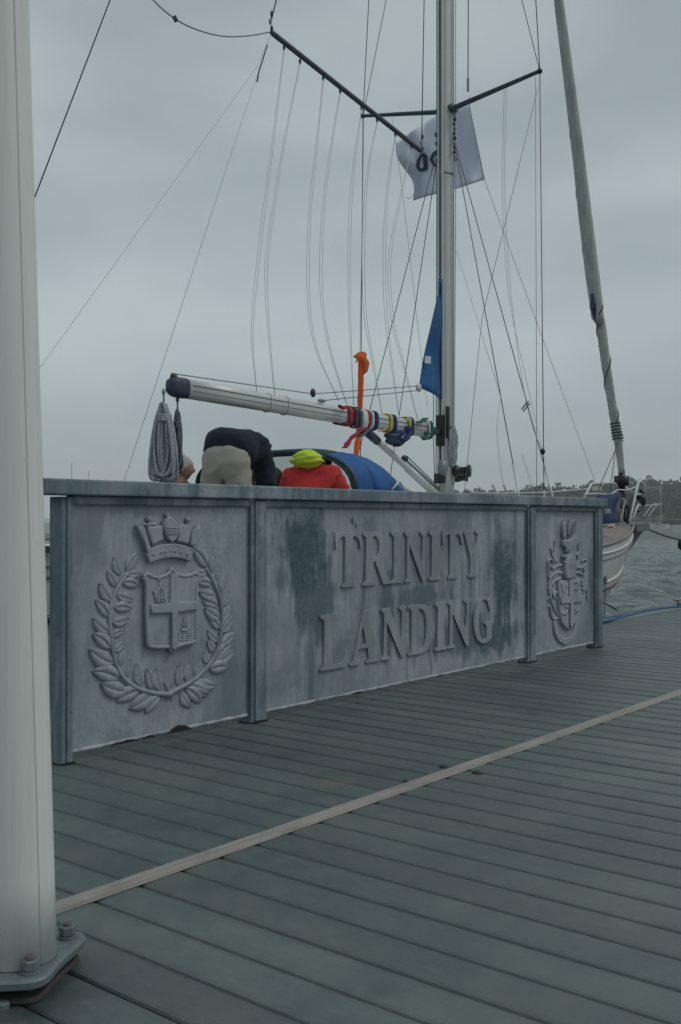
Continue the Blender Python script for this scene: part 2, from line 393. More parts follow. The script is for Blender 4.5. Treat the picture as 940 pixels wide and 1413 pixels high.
    def build(s, name, mat, parent=None, smooth=False, bevel=0, seg=2):
        return link(name, s.mesh(name, bevel, seg), mat, parent, smooth)
def box(name, x0, x1, y0, y1, z0, z1, mat, parent=None, bevel=.004):
    return MB().box(x0, x1, y0, y1, z0, z1).build(name, mat, parent, bevel=bevel)
def cat_rom(pts, k=8):
    pts = [Vector(p) for p in pts]; out = []
    P = [2 * pts[0] - pts[1]] + pts + [2 * pts[-1] - pts[-2]]
    for i in range(1, len(P) - 2):
        for j in range(k):
            t_ = j / k; a, b, c_, d = P[i - 1], P[i], P[i + 1], P[i + 2]
            out.append(.5 * ((2 * b) + (c_ - a) * t_ + (2 * a - 5 * b + 4 * c_ - d) * t_ * t_ + (3 * b - a - 3 * c_ + d) * t_ ** 3))
    out.append(pts[-1]); return out
def interp(x, tab):
    return float(np.interp(x, [a for a, b in tab], [b for a, b in tab]))
def line(name, pts, r, mat, parent, smooth_pts=False, seg=5):
    if smooth_pts: pts = cat_rom(pts, 8)
    return MB().tube(pts, r, seg).build(name, mat, parent, smooth=True)
def relief_mesh(name, polys, yback, thick, bevel=.004):
    """outlines in (x, z) -> a plate standing proud of the panel, its back at yback, front towards -Y"""
    cu = bpy.data.curves.new(name, 'CURVE'); cu.dimensions = '2D'; cu.fill_mode = 'BOTH'
    cu.extrude = max(thick / 2 - bevel, .0005); cu.bevel_depth = bevel; cu.bevel_resolution = 1; cu.offset = -bevel
    for poly in polys:
        sp_ = cu.splines.new('POLY'); sp_.points.add(len(poly) - 1)
        for q, (a, b) in zip(sp_.points, poly): q.co = (a, b, 0, 1)
        sp_.use_cyclic_u = True
    tmp = bpy.data.objects.new('tmp', cu); COL.objects.link(tmp)
    dg = bpy.context.evaluated_depsgraph_get()
    me = bpy.data.meshes.new_from_object(tmp.evaluated_get(dg))
    bpy.data.objects.remove(tmp); bpy.data.curves.remove(cu)
    yc = yback - thick / 2
    me.transform(Matrix(((1, 0, 0, 0), (0, 0, -1, yc), (0, 1, 0, 0), (0, 0, 0, 1))))
    me.name = name; me.materials.clear(); return me
def relief(name, polys, yback, thick, mat, parent, bevel=.004):
    return link(name, relief_mesh(name, polys, yback, thick, bevel), mat, parent)

# ================================================================== SETTING
# ---------------- pontoon deck
deck = MB().box(-6, 18, -6.6, .78, -.34, -.034).build('pontoon_deck', UNDER); tag(deck, kind='structure')
PITCHB = 0.1522; GAP = .0062; XREF = at_z(131, 1242.8, 0).x; YS0, YS1 = -1.318, -1.254
def plank_mesh(name, y0, y1):
    w = (PITCHB - GAP) / 2; prof = [(-w, -.03), (w, -.03), (w, -.007), (w - .004, -.0016), (w - .012, 0), (w * .55, .0011), (0, .0015), (-w * .55, .0011), (-w + .012, 0), (-w + .004, -.0016), (-w, -.007)]
    mb = MB(); mb.loft([[(a, y0, b) for a, b in prof], [(a, y1, b) for a, b in prof]], cap=True)
    me = mb.mesh(name); me.materials.append(DECK_M); return me
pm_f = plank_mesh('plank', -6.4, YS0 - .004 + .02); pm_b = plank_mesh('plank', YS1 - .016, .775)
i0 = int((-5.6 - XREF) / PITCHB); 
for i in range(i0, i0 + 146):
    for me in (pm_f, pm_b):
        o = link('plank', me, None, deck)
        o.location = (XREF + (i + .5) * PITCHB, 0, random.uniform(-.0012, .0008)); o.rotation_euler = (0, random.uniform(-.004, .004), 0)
# bright joint strip with a raised middle and two grooves
w = YS1 - YS0
prof = [(YS0, .002), (YS0 + .004, .010), (YS0 + .017, .011), (YS0 + .020, .008), (YS0 + .023, .008), (YS0 + .026, .012), (YS1 - .026, .012), (YS1 - .023, .008), (YS1 - .020, .008), (YS1 - .017, .011), (YS1 - .004, .010), (YS1, .002)]
MB().loft([[(-5.8, a, b) for a, b in prof], [(16.4, a, b) for a, b in prof]], cap=True).build('joint_strip', STRIP_M, deck)
for k, (x_, y_) in enumerate(((.964, YS0 - .055), (.962, YS1 + .035), (4.0, YS0 - .05), (4.0, YS1 + .035), (-1.9, YS0 - .05))):
    MB().ellipsoid((x_, y_, .002), (.022, .022, .010), 10, 6).build('bolt_head', BLACK_PL, deck, smooth=True)
for (px_, py_) in ((148, 1232), (226, 1203), (250, 1193), (880, 978), (560, 1078)):
    p = at_z(px_, py_, 0); MB().ellipsoid((p.x, p.y, .001), (.010, .010, .005), 8, 6).build('screw_head', BLACK_PL, deck, smooth=True)
MB().box(-6, 18, .782, .965, -.30, .014).build('edge_beam', GRP_EDGE, deck, bevel=.012)
MB().box(-6, 18, .967, 1.03, -.22, -.06).build('fender_strip', RUBBER, deck, bevel=.015)

# ---------------- water
WZ = -0.55
def graded(lo, f0, f1, hi, step, g=1.16):
    a = list(np.arange(f0, f1, step)); b = []; x, d = f1, step
    while x < hi: b.append(x); d *= g; x += d
    c_ = []; x, d = f0, step
    while x > lo:
        d *= g; x -= d; c_.append(x)
    return np.array(c_[::-1] + a + b + [hi])
xs = graded(-500, 5, 62, 1000, .19); ys = graded(-500, .5, 30, 1000, .19)
X, Y = np.meshgrid(xs, ys)
Zw = np.zeros_like(X)
for k in range(46):
    lam = RNG.uniform(.55, 3.4); th = math.radians(-62) + RNG.normal(0, .42); kx, ky = 2 * PI / lam * math.cos(th), 2 * PI / lam * math.sin(th)
    ph = RNG.uniform(0, 2 * PI); a = .0078 * lam ** .8
    w_ = np.sin(kx * X + ky * Y + ph + .6 * np.sin(.21 * X + .33 * Y + ph)); Zw += a * (w_ + .35 * w_ * np.abs(w_))
dist = np.hypot(X - CAM_X, Y - CAM_Y); Zw *= np.clip((95 - dist) / 55, 0, 1)
vv = np.stack([X.ravel(), Y.ravel(), (WZ + Zw).ravel()], 1); ny, nx = X.shape
idx = np.arange(nx * ny).reshape(ny, nx)
ff = np.stack([idx[:-1, :-1].ravel(), idx[:-1, 1:].ravel(), idx[1:, 1:].ravel(), idx[1:, :-1].ravel()], 1)
me = bpy.data.meshes.new('water'); me.vertices.add(len(vv)); me.vertices.foreach_set('co', vv.ravel())
me.loops.add(ff.size); me.loops.foreach_set('vertex_index', ff.ravel()); me.polygons.add(len(ff))
me.polygons.foreach_set('loop_start', np.arange(0, ff.size, 4)); me.polygons.foreach_set('loop_total', np.full(len(ff), 4)); me.update(); me.validate()
t = NT('harbour_water'); geo = t.N('ShaderNodeNewGeometry'); mp = t.N('ShaderNodeMapping'); mp.inputs['Rotation'].default_value = (0, 0, .6); mp.inputs['Scale'].default_value = (1.6, .6, 1)
t.L(geo.outputs['Position'], mp.inputs[0])
t.col((.066, .104, .097, 1)); t.rough(.10); t.set('IOR', 1.33)
na = t.noise(mp.outputs[0], 1.1, 7, .6); nb = t.noise(mp.outputs[0], .22, 4, .5)
t.bump(t.math('ADD', na, t.math('MULTIPLY', nb, 1.5)), 1.0, .30); WATER_M = t.m
water = link('water', me, WATER_M, smooth=True); tag(water, kind='structure')

# ---------------- far shore: rising ground with a wood on it
SKY_T = [(380, 700), (500, 690), (590, 684), (625, 676), (650, 672), (690, 675), (720, 674), (750, 669), (780, 667), (815, 664), (845, 662), (880, 661), (915, 659), (940, 660), (1000, 657), (1100, 655), (1300, 660)]
def shore_pt(px_, back):
    d = 430 - .09 * (px_ - 600) + back
    p = at_d(px_, HY, d); return Vector((p.x, p.y, 0)), d
rows = []
for back, frac in ((-6, -.02), (0, .01), (14, .16), (34, .36), (60, .55), (95, .66), (160, .6), (320, .3)):
    r_ = []
    for k in range(60):
        px_ = 360 + k * 960 / 59; p, d = shore_pt(px_, back); h = (HY - interp(px_, SKY_T)) / FPX * 470
        z_ = WZ + frac * h * (1 + .12 * math.sin(k * .9 + back)) ; r_.append((p.x, p.y, z_ if back >= 0 else WZ - .6))
    rows.append(r_)
t = NT('far_grass'); v = t.coord('Object'); t.col(t.mix(t.noise(v, .03, 5), (.045, .062, .035, 1), (.075, .09, .05, 1))); t.rough(.95); GRASS_M = t.m
hill = MB().loft(rows, closed=False).build('hillside', GRASS_M, smooth=True); tag(hill, kind='structure')
lv, lf = [], []
def leaf_ball(c_, rx, rz, n_, size):
    for _ in range(n_):
        d = RNG.normal(size=3); d /= np.linalg.norm(d); k = RNG.uniform(.62, 1.05); 
        p = Vector((c_.x + d[0] * rx * k, c_.y + d[1] * rx * k, c_.z + d[2] * rz * k))
        nn = (Vector(d) + Vector(RNG.normal(size=3)) * .5).normalized(); a = nn.orthogonal().normalized(); b = nn.cross(a); s_ = size * RNG.uniform(.6, 1.3)
        q = len(lv); lv.extend([tuple(p + a * s_), tuple(p + b * s_ * .8), tuple(p - a * s_), tuple(p - b * s_ * .9)]); lf.append((q, q + 1, q + 2, q + 3))
for row, (back, frac) in enumerate(((8, .12), (26, .34), (46, .52), (75, .70), (105, .78))):
    px_ = 540
    while px_ < 1240:
        p, d = shore_pt(px_, back + random.uniform(-7, 7)); h = (HY - interp(px_, SKY_T)) / FPX * 470
        th_ = h * random.uniform(.24, .36) + 1.2; p.z = WZ + frac * h * .92 + th_ * .35
        rx = random.uniform(3.2, 6.2)
        for q in range(4):
            leaf_ball(p + Vector((random.uniform(-.6, .6) * rx, random.uniform(-.6, .6) * rx, random.uniform(-.2, .55) * th_)), rx * random.uniform(.4, .7), th_ * random.uniform(.35, .55), 44, .75)
        px_ += rx * 2 / d * FPX * random.uniform(.38, .62)
me = bpy.data.meshes.new('far_wood'); me.from_pydata(lv, [], lf)
t = NT('far_foliage'); v = t.coord('Object'); n = t.noise(v, .06, 5); t.col(t.mix(n, (.030, .046, .032, 1), (.062, .085, .05, 1))); t.rough(.95); t.set('Specular IOR Level', .1)
wood = link('far_wood', me, t.m); tag(wood, 'dark wood covering the far shore', 'wood', kind='stuff')
# stone tower house among the trees, and a pale cottage
STONE = simple('pale_stone', (.22, .20, .165, 1), .9, scale=.6)
ROOF_M = simple('slate_roof', (.06, .065, .07, 1), .8, scale=1)
p, d = shore_pt(899, 40); hz = (717 - 684) / FPX * d
b = empty('stone_house', (p.x, p.y, WZ + 5), 'broad pale stone house half hidden by trees above the far shore', 'house')
def orient_box(mb, c_, ax, hx, hy, z0, z1):
    bx_ = Vector((-ax.y, ax.x, 0)); v = []
    for z_ in (z0, z1):
        for sx, sy in ((-1, -1), (1, -1), (1, 1), (-1, 1)): v.append((c_ + ax * hx * sx + bx_ * hy * sy).to_tuple()[:2] + (z_,))
    mb.add(v, [(0, 3, 2, 1), (4, 5, 6, 7), (0, 1, 5, 4), (1, 2, 6, 5), (2, 3, 7, 6), (3, 0, 4, 7)])
m = MB(); orient_box(m, p, RIGHT, 3.6, 3, WZ + 6, CAM_H + 44 / FPX * d); wl_ = m.build('wall', STONE, b)
m = MB(); orient_box(m, p, RIGHT, 3.8, 3.2, CAM_H + 44 / FPX * d + .003, CAM_H + 46 / FPX * d); m.build('parapet', STONE, b)
for kx in (-2.2, 0, 2.2):
    m = MB(); orient_box(m, p + RIGHT * kx - AWAY * 3.02, RIGHT, .4, .06, CAM_H + 38 / FPX * d, CAM_H + 41.5 / FPX * d); m.build('window', INK, b)
p, d = shore_pt(824, 12)
b = empty('white_cottage', (p.x, p.y, CAM_H), 'tiny white cottage on the far shore behind the bow rail', 'cottage')
m = MB(); orient_box(m, p, RIGHT, 1.5, 1.2, CAM_H + 40 / FPX * d, CAM_H + 46 / FPX * d); m.build('wall', WHITE_PAINT, b)
m = MB(); zt = CAM_H + 46 / FPX * d; A_ = [p - RIGHT * 1.7, p + RIGHT * 1.7]; q = AWAY * 1.4
m.add([A_[0] - q + UPV * zt, A_[1] - q + UPV * zt, A_[1] + q + UPV * zt, A_[0] + q + UPV * zt, A_[0] + UPV * (zt + 1), A_[1] + UPV * (zt + 1)], [(0, 1, 5, 4), (3, 4, 5, 2), (0, 4, 3), (1, 2, 5), (0, 3, 2, 1)]); m.build('roof', ROOF_M, b)

# ================================================================== THE SIGN
sign = empty('landing_sign', (0, 0, 0), 'weathered blue-grey metal sign reading TRINITY LANDING, standing on the deck', 'sign')
YF = .022                     # face of the panels
def post(x0, x1, end=0):
    MB().box(x0, x1, 0, .085, .004, 1.094).build('post', SIGN_F, sign, bevel=.005)
    MB().box(x0 + .004, x1 + .006, -.006, .09, .0, .010).build('post_foot', UNDER, sign, bevel=.002)
    MB().box(x0 + .022, x1 - .022, -.008, .0, .012, 1.09).build('post_rib', SIGN_F, sign, bevel=.004)
post(.006, .062); post(1.112, 1.222); post(3.885, 3.998); post(4.965, 5.085)
MB().box(-.10, 5.12, -.028, .105, 1.100, 1.166).build('top_rail', SIGN_F, sign, bevel=.010, seg=3)
for (a, b_) in ((.062, 1.112), (1.222, 3.885), (3.998, 4.965)):
    MB().box(a + .001, b_ - .001, .004, .06, 1.062, 1.0995).build('rail_moulding', SIGN_F, sign, bevel=.010, seg=3)
def panel(x0, x1, mat):
    # thin cast plate, slightly wavy, with a ragged chipped bottom edge
    nx_, nz_ = int((x1 - x0) / .02), 48; v = []; f = []
    for j in range(nz_ + 1):
        for i in range(nx_ + 1):
            x_ = x0 + (x1 - x0) * i / nx_; z_ = .045 + (1.066 - .045) * j / nz_
            y_ = YF + .0022 * mnoise.noise((x_ * 2.1, z_ * 2.3, 3)) + .0010 * mnoise.noise((x_ * 9, z_ * 9, 7)); v.append((x_, y_, z_))
    k0 = len(v); W1 = nx_ + 1
    v += [(x_, .05, z_) for (x_, y_, z_) in v]
    for j in range(nz_):
        for i in range(nx_):
            a = j * W1 + i; f.append((a, a + 1, a + 1 + W1, a + W1))
    b0 = [(i, i + 1) for i in range(nx_)] + [(nz_ * W1 + i + 1, nz_ * W1 + i) for i in range(nx_)] + [((j + 1) * W1, j * W1) for j in range(nz_)] + [(j * W1 + nx_, (j + 1) * W1 + nx_) for j in range(nz_)]
    f += [(b, a, a + k0, b + k0) for a, b in b0]
    c0 = k0; f.append((c0, c0 + nz_ * W1, c0 + nz_ * W1 + nx_, c0 + nx_))
    m = MB(); m.add(v, f); o = m.build('panel', mat, sign, smooth=False); 
    return o
P_L, P_C, P_R = panel(.0635, 1.1105, SIGN_L), panel(1.2235, 3.8835, SIGN_C), panel(3.9995, 4.9635, SIGN_R)
for (a, b_, seedv, P_) in ((.064, 1.110, 2, P_L), (1.224, 3.883, 5, P_C), (4.0, 4.963, 9, P_R)):
    pts = []; rr = []; n_ = int((b_ - a) / .02)
    for i in range(n_ + 1):
        x_ = a + (b_ - a) * i / n_; q = mnoise.noise((x_ * 5, seedv, 0))
        pts.append((x_, YF + .002, .044 + .003 * mnoise.noise((x_ * 12, seedv, 4)))); rr.append(.0085 + .003 * mnoise.noise((x_ * 18, seedv, 1)))
    MB().tube(pts, rr, 6).build('bottom_bead', CHALK, P_, smooth=True)
def chip(x_, w_, h_, P_):
    poly = [(x_ - w_, .036), (x_ - w_ * .6, .036 + h_ * .6), (x_ - w_ * .1, .036 + h_), (x_ + w_ * .45, .036 + h_ * .8), (x_ + w_, .036)]
    relief('broken_edge', [poly], YF + .004, .016, UNDER, P_, .001)
for a in ((.66, .075, .028, P_L), (.36, .06, .012, P_L), (.48, .04, .012, P_L), (1.98, .05, .012, P_C), (2.8, .03, .010, P_C), (.30, .03, .010, P_L)): chip(*a)
# ---- lettering
GL = {
 'I': [[(0, 0), (.46, 0), (.46, .05), (.36, .10), (.36, .90), (.46, .95), (.46, 1), (0, 1), (0, .95), (.10, .90), (.10, .10), (0, .05)]],
 'T': [[(.20, 0), (.60, 0), (.60, .05), (.52, .1), (.52, .92), (.62, .92), (.71, .86), (.76, .70), (.80, .70), (.80, 1), (0, 1), (0, .70), (.04, .70), (.09, .86), (.18, .92), (.28, .92), (.28, .1), (.20, .05)]],
 'L': [[(0, 0), (.73, 0), (.78, .30), (.74, .30), (.66, .15), (.55, .08), (.34, .08), (.34, .9), (.43, .95), (.43, 1), (0, 1), (0, .95), (.10, .9), (.10, .1), (0, .05)]],
 'Y': [[(.24, 0), (.66, 0), (.66, .05), (.57, .1), (.57, .42), (.77, .92), (.86, .95), (.86, 1), (.56, 1), (.56, .95), (.66, .92), (.50, .54), (.34, .92), (.42, .95), (.42, 1), (0, 1), (0, .95), (.07, .92), (.33, .40), (.33, .1), (.24, .05)]],
 'N': [[(0, 0), (.27, 0), (.27, .05), (.18, .09), (.18, .74), (.69, 0), (.80, 0), (.80, .91), (.90, .95), (.90, 1), (.62, 1), (.62, .95), (.71, .91), (.71, .33), (.27, 1), (0, 1), (0, .95), (.09, .9), (.09, .09), (0, .05)]],
 'A': [[(0, 0), (.30, 0), (.30, .05), (.20, .09), (.26, .29), (.53, .29), (.59, .09), (.50, .05), (.50, 0), (.94, 0), (.94, .05), (.86, .09), (.56, 1.01), (.42, 1.01), (.11, .09), (0, .05)], [(.285, .37), (.395, .72), (.505, .37)]],
 'D': [[(0, 0), (.42, 0), (.56, .02), (.68, .08), (.78, .2), (.84, .35), (.86, .5), (.84, .65), (.78, .8), (.68, .92), (.56, .98), (.42, 1), (0, 1), (0, .95), (.1, .9), (.1, .1), (0, .05)],
       [(.34, .09), (.34, .91), (.42, .91), (.50, .88), (.56, .80), (.60, .66), (.61, .5), (.60, .34), (.56, .20), (.50, .12), (.42, .09)]],
 'R': [[(0, 0), (.43, 0), (.43, .05), (.34, .1), (.34, .44), (.40, .44), (.66, 0), (.94, 0), (.94, .05), (.85, .08), (.61, .48), (.70, .55), (.76, .64), (.78, .73), (.76, .83), (.69, .92), (.58, .98), (.44, 1), (0, 1), (0, .95), (.1, .9), (.1, .1), (0, .05)],
       [(.34, .52), (.34, .92), (.42, .92), (.49, .87), (.53, .79), (.53, .66), (.49, .56), (.42, .52)]],
 'G': [[(.79, 1.0), (.75, 1.0), (.70, .95), (.60, 1.0), (.47, 1.02), (.3, .98), (.18, .91), (.09, .80), (.03, .66), (0, .5), (.03, .34), (.09, .2), (.18, .09), (.3, .01), (.48, -.02), (.68, .0), (.84, .08), (.84, .36), (.92, .41), (.92, .45), (.51, .45), (.51, .41), (.60, .36), (.60, .12), (.55, .07), (.47, .05), (.37, .09), (.29, .22), (.25, .36), (.24, .5), (.25, .66), (.30, .81), (.37, .91), (.47, .95), (.58, .94), (.67, .86), (.75, .68), (.79, .68)]],
}
def word(spec, z0, h):
    for ch, a, b_ in spec:
        wd = max(q[0] for q in GL[ch][0]); k = (b_ - a) / wd
        polys = [[(a + x_ * k, z0 + z_ * h) for x_, z_ in pl] for pl in GL[ch]]
        o = relief('letter', polys, YF + .004, .017, LETTER_M, P_C, .002); o['label'] = 'raised letter ' + ch
word([('T', 1.775, 2.005), ('R', 2.015, 2.283), ('I', 2.283, 2.400), ('N', 2.418, 2.652), ('I', 2.672, 2.800), ('T', 2.822, 3.05), ('Y', 3.055, 3.285)], .630, .300)
word([('L', 1.65, 1.885), ('A', 1.900, 2.178), ('N', 2.188, 2.440), ('D', 2.455, 2.715), ('I', 2.735, 2.868), ('N', 2.876, 3.155), ('G', 3.180, 3.428)], .196, .296)
# ---- crest with laurel wreath: outlines measured on the panel face
def Z1(p): q = at_y(120 + p[0] / 4.476, 700 + p[1] / 4.476, 0); return (q.x + .012, q.z)
def Z2(p): q = at_y(180 + p[0] / 5.875, 690 + p[1] / 5.875, 0); return (q.x + .012, q.z)
def R1(name, pts, th, mat=None, P_=None, bev=.004, z=Z2): return relief(name, [[z(p) for p in pts]], YF + .004, th, mat or SIGN_L, P_ or P_L, bev)
def stem(pts, r0, r1, P_, z=Z1, name='stem', mat=None, yo=.004):
    q = cat_rom([(z(p)[0], YF - yo, z(p)[1]) for p in pts], 6); n_ = len(q)
    return MB().tube(q, [r0 + (r1 - r0) * i / (n_ - 1) for i in range(n_)], 8).build(name, mat or SIGN_L, P_, smooth=True)
stem([(500, 1160), (400, 1150), (310, 1120), (230, 1060), (180, 970), (155, 850), (143, 720), (150, 600), (190, 500), (255, 405)], .013, .008, P_L)
stem([(500, 1160), (560, 1130), (650, 1080), (730, 1010), (790, 930), (825, 820), (838, 700), (830, 580), (790, 470), (740, 375)], .013, .008, P_L)
lmv, lmf = [], []
NL = 8
for i in range(NL + 1):
    u_ = i / NL; wv_ = .20 * math.sin(PI * u_ ** .85) ** .8 + (.012 if 0 < i < NL else 0)
    for k, (a, h) in enumerate(((-1, .0), (-.96, .085), (-.55, .115), (-.10, .10), (0, .055), (.10, .125), (.5, .14), (.95, .10), (1, .0))):
        bend = .05 * math.sin(PI * u_)
        lmv.append((u_, a * wv_ + bend, h * (.35 + .65 * math.sin(PI * min(1, u_ * .9 + .08)) ** .6)))
for i in range(NL):
    for k in range(8): lmf.append((i * 9 + k, i * 9 + k + 1, (i + 1) * 9 + k + 1, (i + 1) * 9 + k))
lmesh = MB().add(lmv, lmf).mesh('leaf'); lmesh.materials.append(SIGN_L)
lmesh.polygons.foreach_set('use_smooth', [True] * len(lmesh.polygons))
LEAVES = [((215, 420), (172, 312)), ((180, 492), (128, 398)), ((155, 582), (83, 472)), ((142, 680), (58, 578)), ((140, 775), (42, 690)), ((150, 875), (42, 788)), ((165, 968), (20, 884)), ((200, 1062), (42, 1018)), ((240, 1140), (92, 1095)), ((330, 1130), (188, 1202)), ((405, 1150), (268, 1245)), ((455, 1165), (365, 1275)),
 ((250, 402), (322, 285)), ((250, 412), (338, 408)), ((222, 465), (322, 485)), ((192, 540), (288, 572)), ((172, 622), (278, 628)), ((160, 715), (262, 690)), ((160, 800), (238, 765)), ((172, 890), (236, 838)), ((202, 975), (256, 890)), ((255, 1050), (272, 942)), ((345, 1112), (310, 972)), ((402, 1132), (374, 1003)), ((462, 1142), (432, 1002)),
 ((565, 1105), (575, 975)), ((618, 1078), (640, 965)), ((672, 1048), (702, 938)), ((760, 965), (730, 898)), ((790, 900), (748, 830)), ((818, 830), (752, 765)), ((830, 750), (758, 690)), ((825, 685), (732, 625)), ((815, 610), (718, 585)), ((800, 550), (700, 525)), ((775, 475), (688, 465)), ((748, 395), (668, 412)), ((748, 372), (660, 252)),
 ((775, 402), (795, 298)), ((808, 450), (832, 362)), ((830, 525), (866, 422)), ((842, 612), (884, 520)), ((842, 695), (902, 612)), ((838, 775), (902, 692)), ((828, 868), (922, 788)), ((795, 962), (912, 890)), ((762, 1005), (880, 988)), ((700, 1085), (800, 1105)), ((640, 1100), (745, 1172)), ((585, 1150), (645, 1238)), ((615, 1120), (705, 1208)), ((668, 1072), (772, 1140)), ((805, 925), (905, 838)), ((836, 735), (898, 655))]
for k, (bs, tp) in enumerate(LEAVES):
    a, b_ = Z1(bs), Z1(tp); dx, dz = b_[0] - a[0], b_[1] - a[1]; L_ = math.hypot(dx, dz) * 1.04
    o = link('leaf', lmesh, None, P_L)
    ang = math.atan2(dz, dx); mir = -1 if k % 2 else 1
    o.matrix_basis = Matrix.Translation((a[0], YF + .001 - .0012 * (k % 3), a[1])) @ Matrix(((1, 0, 0, 0), (0, 0, -1, 0), (0, 1, 0, 0), (0, 0, 0, 1))) @ Matrix.Rotation(ang, 4, 'Z') @ Matrix.Diagonal((L_, max(.098, L_ * 1.22) * mir, L_ * .78, 1))
MB().ellipsoid((Z1((510, 1158))[0], YF - .006, Z1((510, 1158))[1]), (.022, .014, .014), 10, 8).build('ribbon_knot', SIGN_L, P_L, smooth=True)
for e_ in ((480, 1085), (535, 1085), (495, 1200), (530, 1200)): stem([(510, 1158), ((510 + e_[0]) / 2 + 4, (1158 + e_[1]) / 2), e_], .005, .002, P_L, name='ribbon_end')
# naval crown
bandp = [(118, 425), (165, 400), (220, 380), (270, 370), (320, 366), (380, 372), (440, 388), (497, 410), (478, 495), (420, 473), (370, 463), (310, 460), (250, 468), (190, 484), (135, 503)]
R1('crown_band', bandp, .030, bev=.006)
stem([(118, 425), (165, 400), (220, 380), (270, 370), (320, 366), (380, 372), (440, 388), (497, 410)], .007, .007, P_L, Z2, 'crown_moulding', yo=.020)
stem([(135, 500), (190, 481), (250, 465), (310, 457), (370, 460), (420, 470), (478, 492)], .006, .006, P_L, Z2, 'crown_moulding', yo=.020)
for q in ((170, 440), (230, 425), (262, 418), (310, 412), (345, 416), (390, 425), (440, 440)):
    c_ = Z2(q); MB().ellipsoid((c_[0], YF - .026, c_[1]), (.009, .005, .008), 8, 6).build('jewel', SIGN_L, P_L, smooth=True)
R1('crown_stern', [(38, 208), (60, 200), (92, 215), (118, 300), (150, 400), (118, 425), (90, 330)], .032)
R1('crown_sail', [(130, 208), (190, 214), (252, 204), (250, 270), (262, 320), (215, 342), (172, 372), (150, 330), (140, 270)], .026, bev=.007)
R1('crown_stern', [(252, 180), (275, 150), (300, 128), (330, 150), (352, 180), (382, 196), (378, 260), (352, 318), (322, 345), (290, 322), (262, 270)], .034, bev=.006)
R1('crown_sail', [(390, 196), (440, 208), (488, 214), (478, 280), (462, 360), (420, 350), (362, 335), (388, 270)], .026, bev=.007)
R1('crown_stern', [(492, 250), (510, 235), (545, 222), (542, 270), (520, 372), (468, 366), (478, 300)], .030)
for q in ((150, 152), (465, 160), (298, 124), (540, 228)):
    c_ = Z2(q); MB().ellipsoid((c_[0], YF - .008, c_[1]), (.016, .012, .014), 8, 6).build('crown_finial', SIGN_L, P_L, smooth=True)
for a, b_ in (((88, 198), (215, 196)), ((400, 196), (500, 212)), ((150, 160), (152, 205)), ((465, 168), (462, 210))): stem([a, b_], .005, .005, P_L, Z2, 'crown_yard', yo=.006)
for z_ in (225, 248, 270): stem([(268, z_), (370, z_)], .0028, .0028, P_L, Z2, 'crown_stern_line', yo=.031)
for x_ in (285, 305, 325, 345): stem([(x_, 215), (x_ + 2, 285)], .0028, .0028, P_L, Z2, 'crown_stern_line', yo=.031)
# shield
SH = [(92, 622), (122, 600), (165, 622), (215, 630), (265, 616), (300, 592), (318, 560), (345, 592), (385, 610), (435, 616), (485, 606), (516, 594), (542, 622), (524, 680), (518, 900), (516, 1110), (500, 1152), (420, 1170), (350, 1195), (326, 1238), (304, 1195), (220, 1196), (155, 1188), (128, 1150), (120, 900), (118, 690)]
R1('shield', SH, .026, bev=.006)
stem(SH + [SH[0]], .010, .010, P_L, Z2, 'shield_rim', yo=.018)
R1('cross', [(305, 600), (358, 604), (357, 826), (516, 820), (515, 888), (357, 908), (354, 1192), (326, 1226), (304, 1192), (304, 914), (140, 922), (140, 846), (305, 834)], .042, bev=.005)
def R1b(name, pts, th, y0=.020, bev=.003, z=Z2, mat=None, P_=None): return relief(name, [[z(p) for p in pts]], YF - y0, th, mat or SIGN_L, P_ or P_L, bev)
R1b('small_crown', [(172, 745), (190, 735), (200, 705), (222, 698), (245, 708), (255, 735), (275, 740), (262, 828), (182, 832)], .010)
for q in ((215, 650), (172, 742), (275, 738), (222, 690)):
    c_ = Z2(q); MB().ellipsoid((c_[0], YF - .024, c_[1]), (.008, .006, .009), 8, 6).build('small_crown_knob', SIGN_L, P_L, smooth=True)
stem([(195, 820), (205, 740), (222, 705), (240, 740), (250, 820)], .003, .003, P_L, Z2, 'small_crown_arch', yo=.031); stem([(222, 705), (222, 820)], .003, .003, P_L, Z2, 'small_crown_arch', yo=.031); stem([(182, 795), (262, 790)], .003, .003, P_L, Z2, 'small_crown_arch', yo=.031)
R1b('small_ship', [(385, 1035), (400, 1050), (445, 1048), (460, 1020), (450, 1065), (400, 1070)], .008); R1b('small_ship_sail', [(400, 1025), (412, 960), (418, 940), (424, 1030)], .008); R1b('small_ship_sail', [(430, 1030), (428, 945), (448, 1020)], .008)
for k in range(4): stem([(372 + 4 * (k % 2), 1082 + k * 20), (392, 1074 + k * 20), (412, 1084 + k * 20), (436, 1072 + k * 20), (460, 1082 + k * 20), (492, 1070 + k * 20)], .004, .004, P_L, Z2, 'small_wave', yo=.021)
stem([(185, 1130), (200, 1060), (235, 1010), (250, 980)], .004, .002, P_L, Z2, 'worn_charge', yo=.021)
